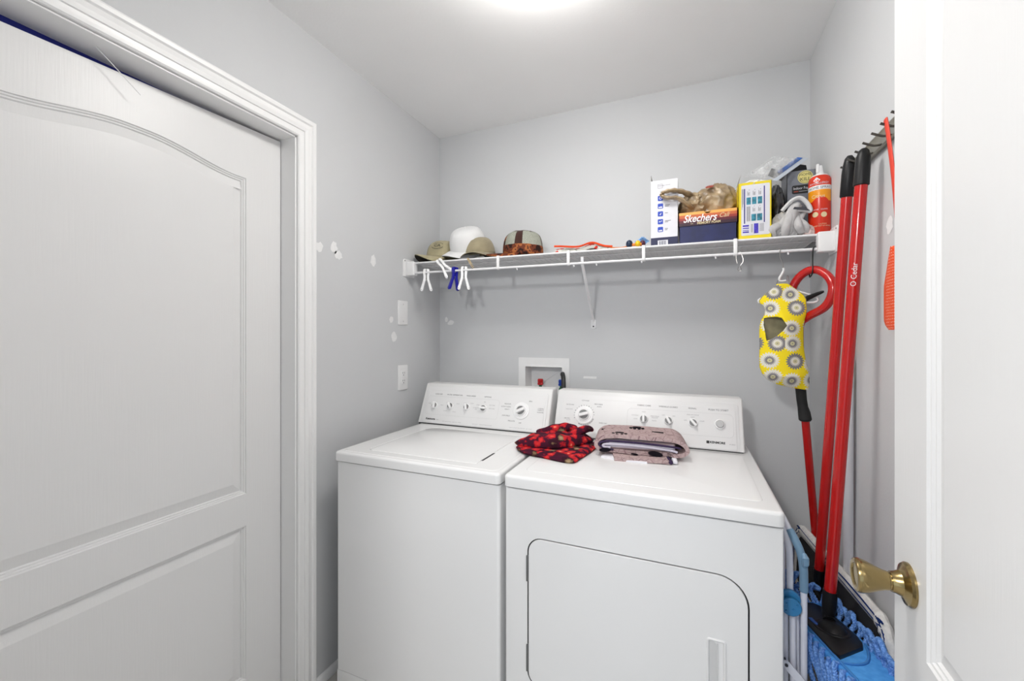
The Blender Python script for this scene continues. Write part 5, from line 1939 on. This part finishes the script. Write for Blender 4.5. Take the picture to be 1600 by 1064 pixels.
# ------------------------------------------------------------------ folding drying rack beside the dryer
rk = thing('drying_rack', 'folded white tube drying rack with blue joints, standing between the dryer and the mops', 'drying rack', (.255, 1.30, 0))
YR = 1.27
def rtube(pts, r, name, m):
    bm = B(); tube(bm, pts, r, 12); return obj(name, bm, m, rk)
rtube(spline([(.231, YR + .03, .868), (.240, YR + .02, .850), (.250, YR + .01, .828)], 5), .0068, 'tube', TUBE)
rtube(spline([(.248, YR + .012, .832), (.258, YR, .812), (.268, YR - .008, .786), (.2735, YR - .012, .750), (.2745, YR - .012, .690)], 7), .0098, 'corner_sleeve', GREYBLUE)
bm = B(); tube(bm, [(.2745, YR - .014, .752), (.2755, YR - .021, .764), (.2755, YR - .021, .778), (.2740, YR - .014, .786)], [.006, .0085, .0085, .005], 10); obj('sleeve_catch', bm, GREYBLUE, rk)
rtube([(.2745, YR - .012, .695), (.2745, YR - .012, .012)], .0076, 'tube', TUBE)
rtube(spline([(.232, YR + .02, .838), (.238, YR + .01, .822), (.2445, YR, .795), (.2465, YR, .755), (.2470, YR, .700), (.2470, YR, .655)], 6), .0078, 'tube', TUBE)
rtube([(.2335, YR + .015, .80), (.2335, YR + .015, .64)], .0062, 'tube', TUBE)
rtube([(.2360, YR, .640), (.2380, YR, .012)], .0072, 'tube', TUBE)
rtube([(.2520, YR - .002, .640), (.2560, YR - .002, .012)], .0076, 'tube', TUBE)
rtube([(.2640, YR + .014, .660), (.2690, YR + .014, .012)], .0068, 'tube', TUBE)
rtube([(.2440, YR + .020, .660), (.2450, YR + .020, .012)], .0026, 'tube', mat('grey_rod', (.25, .25, .28), .4))
bm = B()
for yy, rr_, zz in ((YR - .020, .0225, .652), (YR - .006, .0235, .664)):
    lathe(bm, [(0, 0), (rr_ * .96, 0), (rr_, .002), (rr_, .009), (rr_ * .9, .011), (0, .0115)], 28, frame((.2445, yy, zz), (1, 0, 0), (0, 0, 1)))
for dx_, dz_ in ((.004, -.004), (-.010, .008), (-.011, -.010), (.012, .008)):
    lathe(bm, [(0, .011), (.0030, .011), (.0024, .0135), (0, .0140)], 10, frame((.2445 + dx_, YR - .020, .652 + dz_), (1, 0, 0), (0, 0, 1)))
obj('hinge_disc', bm, BLUEP, rk)
bm = B()
d0, d1 = V((.2330, .506)), V((.2850, .452))
dd_ = (d1 - d0).normalized(); pn = V((-dd_.y, dd_.x))
pl = []
for q in range(0, 181, 20):
    pl.append(tuple(d0 + pn * .0095 * cos(R(q)) - dd_ * .0095 * sin(R(q))))
for q in range(0, 181, 20):
    pl.append(tuple(d1 - pn * .0095 * cos(R(q)) + dd_ * .0095 * sin(R(q))))
prism(bm, pl, 0, .004, frame((0, YR - .028, 0), (1, 0, 0), (0, 0, 1)))
for c_ in (d0, d1):
    lathe(bm, [(0, .004), (.0038, .004), (.0038, .0065), (0, .0070)], 12, frame((c_.x, YR - .028, c_.y), (1, 0, 0), (0, 0, 1)), mi=1)
tube(bm, [(d0.x, YR - .028, d0.y), (d0.x + .002, YR, d0.y)], .002, 8, mi=1)
tube(bm, [(d1.x - .008, YR - .028, d1.y + .008), (d1.x - .008, YR - .012, d1.y + .008)], .002, 8, mi=1)
obj('link_bar', bm, [TUBE, mat('rivet_dark', (.03, .03, .035), .4)], rk)

# ------------------------------------------------------------------ folded cloths on the machines
def applemat():
    m, nt, b = base_mat('apple_print', .85, .2)
    tc = node(nt, 'ShaderNodeTexCoord')
    mp = node(nt, 'ShaderNodeMapping'); mp.inputs['Scale'].default_value = (1, 1, 1.2); mp.inputs['Rotation'].default_value = (.3, .2, .6)
    nt.links.new(tc.outputs['Object'], mp.inputs['Vector'])
    vo = node(nt, 'ShaderNodeTexVoronoi'); vo.inputs['Scale'].default_value = 31; vo.inputs['Randomness'].default_value = .9
    nt.links.new(mp.outputs['Vector'], vo.inputs['Vector'])
    n = node(nt, 'ShaderNodeTexNoise'); n.inputs['Scale'].default_value = 75; n.inputs['Detail'].default_value = 2
    nt.links.new(mp.outputs['Vector'], n.inputs['Vector'])
    d = math_n(nt, 'ADD', vo.outputs['Distance'], math_n(nt, 'MULTIPLY', math_n(nt, 'SUBTRACT', n.outputs['Fac'], .5), .75))
    red = ramp(nt, d, [(0, (.75, .26, .15)), (.14, (.62, .03, .03)), (.42, (.42, .010, .018)), (.54, (.05, .004, .018))], 'LINEAR')
    sc = node(nt, 'ShaderNodeSeparateColor'); nt.links.new(vo.outputs['Color'], sc.inputs[0])
    odd = math_n(nt, 'GREATER_THAN', sc.outputs[0], .86)
    tan = ramp(nt, d, [(0, (.42, .30, .18)), (.34, (.16, .10, .05)), (.48, (.03, .004, .012))], 'LINEAR')
    c = mixc(nt, odd, red, tan)
    nt.links.new(c, b.inputs['Base Color'])
    return m
APPLE = applemat()
rcl = thing('red_cloth', 'crumpled red and maroon apple print cloth lying across the washer and dryer tops', 'cloth', (-.45, 1.50, TZ))
def cloth_layer(outline, z0, th, name, rough=.004, seed=0, lift=None):
    """padded folded layer: outline (counter-clockwise) with a soft rolled edge and wrinkled top"""
    bm = B()
    NR = 9
    cen = sum((V(p) for p in outline), V((0, 0))) / len(outline)
    rings = []
    for j in range(NR + 1):
        q = j / NR
        ring_ = []
        for p in outline:
            xy = V(p).lerp(cen, (q ** 1.3) * .98)
            e_ = min(1, q * 4)
            h = th * (1 - (1 - e_) ** 2) ** .5 if e_ < 1 else th
            h += rough * noise.noise(V((xy.x * 28 + seed, xy.y * 28, seed))) * e_
            if lift:
                h += lift(xy) * e_
            ring_.append(bm.verts.new((xy.x, xy.y, z0 + max(.0005, h * (.5 if j == 0 else 1) if j else th * .45))))
        rings.append(ring_)
    low = [bm.verts.new((V(p).lerp(cen, .03).x, V(p).lerp(cen, .03).y, z0 + .0004)) for p in outline]
    k = len(outline)
    allr = [low] + rings
    for A_, B_ in zip(allr, allr[1:]):
        for i in range(k):
            bm.faces.new((A_[i], A_[(i + 1) % k], B_[(i + 1) % k], B_[i]))
    bm.faces.new(rings[-1]); bm.faces.new(list(reversed(low)))
    return bm
def smooth_outline(pts, k=6):
    return [(p.x, p.y) for p in spline([V((a, b, 0)) for a, b in pts], k, True)]
o1 = smooth_outline([(-.590, 1.462), (-.545, 1.392), (-.450, 1.360), (-.352, 1.340), (-.330, 1.400), (-.310, 1.560), (-.325, 1.610), (-.430, 1.600), (-.540, 1.560)])
obj('lower_fold', cloth_layer(o1, TZ + .0012, .016, 'lower', .006, 3), APPLE, rcl, ang=70)
o2 = smooth_outline([(-.596, 1.470), (-.570, 1.430), (-.470, 1.430), (-.400, 1.470), (-.330, 1.580), (-.350, 1.625), (-.430, 1.640), (-.530, 1.560)])
def lift2(xy):
    t_ = (xy.x + .596) / .26
    return .024 * max(0, sin(pi * min(1, max(0, t_)))) + .014 * max(0, t_) * max(0, noise.noise(V((xy.x * 12, xy.y * 12, 1.5))) + .4)
obj('upper_fold', cloth_layer(o2, TZ + .016, .014, 'upper', .010, 7, lift2), APPLE, rcl, ang=70)
bm = B()
pts = spline([(-.540, 1.545, TZ + .040), (-.470, 1.565, TZ + .060), (-.415, 1.590, TZ + .066), (-.380, 1.600, TZ + .050)], 8)
tube(bm, pts, [.010 + .014 * sin(pi * min(1, i / (len(pts) - 1) + .12)) + .002 * sin(i * 1.1) for i in range(len(pts))], 14, flat=.8)
pts = spline([(-.425, 1.520, TZ + .040), (-.385, 1.555, TZ + .056), (-.352, 1.592, TZ + .066), (-.338, 1.612, TZ + .058)], 8)
tube(bm, pts, [.008 + .013 * sin(pi * min(1, i / (len(pts) - 1) * .8 + .15)) for i in range(len(pts))], 14, flat=.7)
obj('raised_fold', bm, APPLE, rcl, ang=70)

def pinkmat():
    m, nt, b = base_mat('pink_quilt', .9, .2)
    tc = node(nt, 'ShaderNodeTexCoord')
    vo = node(nt, 'ShaderNodeTexVoronoi'); vo.feature = 'DISTANCE_TO_EDGE'; vo.inputs['Scale'].default_value = 34
    nt.links.new(tc.outputs['Object'], vo.inputs['Vector'])
    n = node(nt, 'ShaderNodeTexNoise'); n.inputs['Scale'].default_value = 130
    nt.links.new(tc.outputs['Object'], n.inputs['Vector'])
    c = ramp(nt, n.outputs['Fac'], [(.35, (.40, .29, .29)), (.65, (.50, .38, .37))], 'LINEAR')
    seam = math_n(nt, 'LESS_THAN', vo.outputs['Distance'], .025)
    c2 = mixc(nt, seam, c, (.26, .17, .18))
    nt.links.new(c2, b.inputs['Base Color'])
    bp_ = node(nt, 'ShaderNodeBump'); bp_.inputs['Strength'].default_value = .7; bp_.inputs['Distance'].default_value = .004
    s_ = math_n(nt, 'MINIMUM', vo.outputs['Distance'], .14)
    nt.links.new(s_, bp_.inputs['Height'])
    nt.links.new(bp_.outputs['Normal'], b.inputs['Normal'])
    return m
PINK = pinkmat()
PAW = mat('paw_black', (.010, .008, .012), .9, spec=.1)
LILAC = mat('lilac_lining', (.55, .52, .60), .9, spec=.1)
PURP = mat('dark_binding', (.045, .03, .07), .85, spec=.1)
pq = thing('quilted_pad', 'pink quilted pad with black paw prints, folded on the dryer top', 'pet pad', (-.155, 1.57, TZ), R(7))
def thick(pts, th):
    """closed outline around an open polyline"""
    P = [V(p) for p in pts]
    L_, R_ = [], []
    for i, p in enumerate(P):
        t_ = (P[min(i + 1, len(P) - 1)] - P[max(i - 1, 0)]).normalized()
        n_ = V((-t_.y, t_.x))
        L_.append(tuple(p + n_ * th / 2)); R_.append(tuple(p - n_ * th / 2))
    return L_ + list(reversed(R_)) if True else None
def sheet(pts, th, y0, y1, mats_, name, parent, bind=None):
    """folded sheet: profile in xz, running along y from the front (y0) to the back (y1)"""
    P2_ = spline([V((a, b, 0)) for a, b in pts], 8)
    P2_ = [(p.x, p.y) for p in P2_]
    ol = thick(P2_, th)
    bm = B()
    NY = 12
    rows = []
    for j in range(NY + 1):
        y = y0 + (y1 - y0) * j / NY
        rows.append([bm.verts.new((a + .002 * noise.noise(V((y * 30, b * 40, 2))), y, max(.0004, b + .0025 * noise.noise(V((a * 22, y * 22, 5)))))) for a, b in ol])
    k = len(ol)
    for A_, B_ in zip(rows, rows[1:]):
        for i in range(k):
            bm.faces.new((A_[i], A_[(i + 1) % k], B_[(i + 1) % k], B_[i]))
    m_ = len(P2_)
    for rw in (rows[0], rows[-1]):
        for i in range(m_ - 1):
            bm.faces.new((rw[i], rw[i + 1], rw[k - 2 - i], rw[k - 1 - i]))
    return bm, P2_
prof = [(.100, .024), (-.020, .022), (-.110, .024), (-.138, .028), (-.150, .042), (-.140, .060), (-.105, .071), (.0, .073), (.100, .070), (.135, .060), (.150, .040), (.140, .026), (.112, .020), (.085, .026)]
bm, P_ = sheet(prof, .013, -.085, .085, None, '', None)
def ellipse(bm, c_, rx, ry, m_, rot=0):
    pl = [(c_[0] + rx * cos(R(q)) * cos(rot) - ry * sin(R(q)) * sin(rot), c_[1] + rx * cos(R(q)) * sin(rot) + ry * sin(R(q)) * cos(rot)) for q in range(0, 360, 24)]
    prism(bm, pl, -.003, .0012, m_, mi=1)
mt_ = M.Translation((0, 0, .0810))
def paw(cx_, cy_, s, m_):
    ellipse(bm, (cx_, cy_), .016 * s, .011 * s, m_)
    for dx_, dy_ in ((-.021, -.014), (-.008, -.023), (.008, -.023), (.021, -.014)):
        ellipse(bm, (cx_ + dx_ * s, cy_ + dy_ * s), .0056 * s, .0085 * s, m_, -dx_ * 10)
paw(-.010, .050, 1.0, mt_)
paw(-.070, -.050, 1.0, M.Translation((0, 0, .0795)))
paw(-.118, .030, .7, M.Translation((0, 0, .0735)))
ellipse(bm, (.060, -.01), .020, .003, M.Translation((0, 0, .0805)), -.1)
mf_ = frame((0, -.0925, 0), (1, 0, 0), (0, 0, 1))
ellipse(bm, (.048, .024), .024, .0085, mf_, -.12)
ellipse(bm, (-.118, .026), .020, .007, mf_, .1)
ellipse(bm, (-.02, .018), .012, .003, mf_, -.1)
obj('folded_quilt', bm, [PINK, PAW], pq, world=False, ang=60)
bm = B()
inn = spline([V((a, -.0865, b)) for a, b in [(.118, .033), (.090, .038), (.0, .0445), (-.100, .0460), (-.124, .043), (-.122, .036), (-.100, .035)]], 8)
tube(bm, inn, .0040, 8)
inn2 = spline([V((a, -.0865, b)) for a, b in [(.128, .046), (.100, .0500), (.0, .0560), (-.100, .0570), (-.134, .050), (-.137, .040), (-.118, .029), (-.09, .028)]], 8)
tube(bm, inn2, .0036, 8, mi=1)
tube(bm, [V((a, -.0855, b - .0055)) for a, b in [(.110, .0500), (.0, .0560), (-.105, .0570)]], .0022, 8)
for y0_ in (0,):
    box(bm, -.120, .112, -.082, .080, .030, .060, .006, mi=2)
obj('lining_edge', bm, [LILAC, PURP, mat('pink_inside', (.34, .25, .26), .9)], pq, world=False)
bm, P_ = sheet([(-.085, .007), (.02, .008), (.096, .009)], .012, -.128, .06, None, '', None)
for v in bm.verts:
    v.co.x += (v.co.y + .128) * -.15
obj('lower_flap', bm, PINK, pq, world=False, ang=60)
bm = B()
tube(bm, [(.094, -.130, .010), (.068, .05, .010)], .0068, 8)
obj('flap_binding', bm, PURP, pq, world=False)
CWHITE = mat('white_cloth', (.78, .77, .82), .9)
bm = B(); box(bm, .100, .116, -.122, -.02, .003, .014, .004); obj('white_corner', bm, CWHITE, pq, world=False)
bm = B()
prism(bm, [(-.132, -.100), (-.070, -.126), (.020, -.134), (.015, -.05), (-.110, -.03)], .0008, .0068, bev=.002)
obj('white_tail', bm, CWHITE, pq, world=False)
# grey plastic liner lying on the shelf wires
bm = B()
box(bm, SX0 + .004, SX1 - .004, YS + .004, 2.030, -.0008, .0008)
for v in bm.verts:
    v.co.z += zt(v.co.x) + .0048
tag(obj('shelf_liner', bm, mat('liner_grey', (.74, .74, .74), .6, var=(8, .03)), origin=(-.41, 1.88, zt(-.41) + .0048), smooth=False), 'thin grey liner sheet lying flat on the wires of the shelf', 'shelf liner')
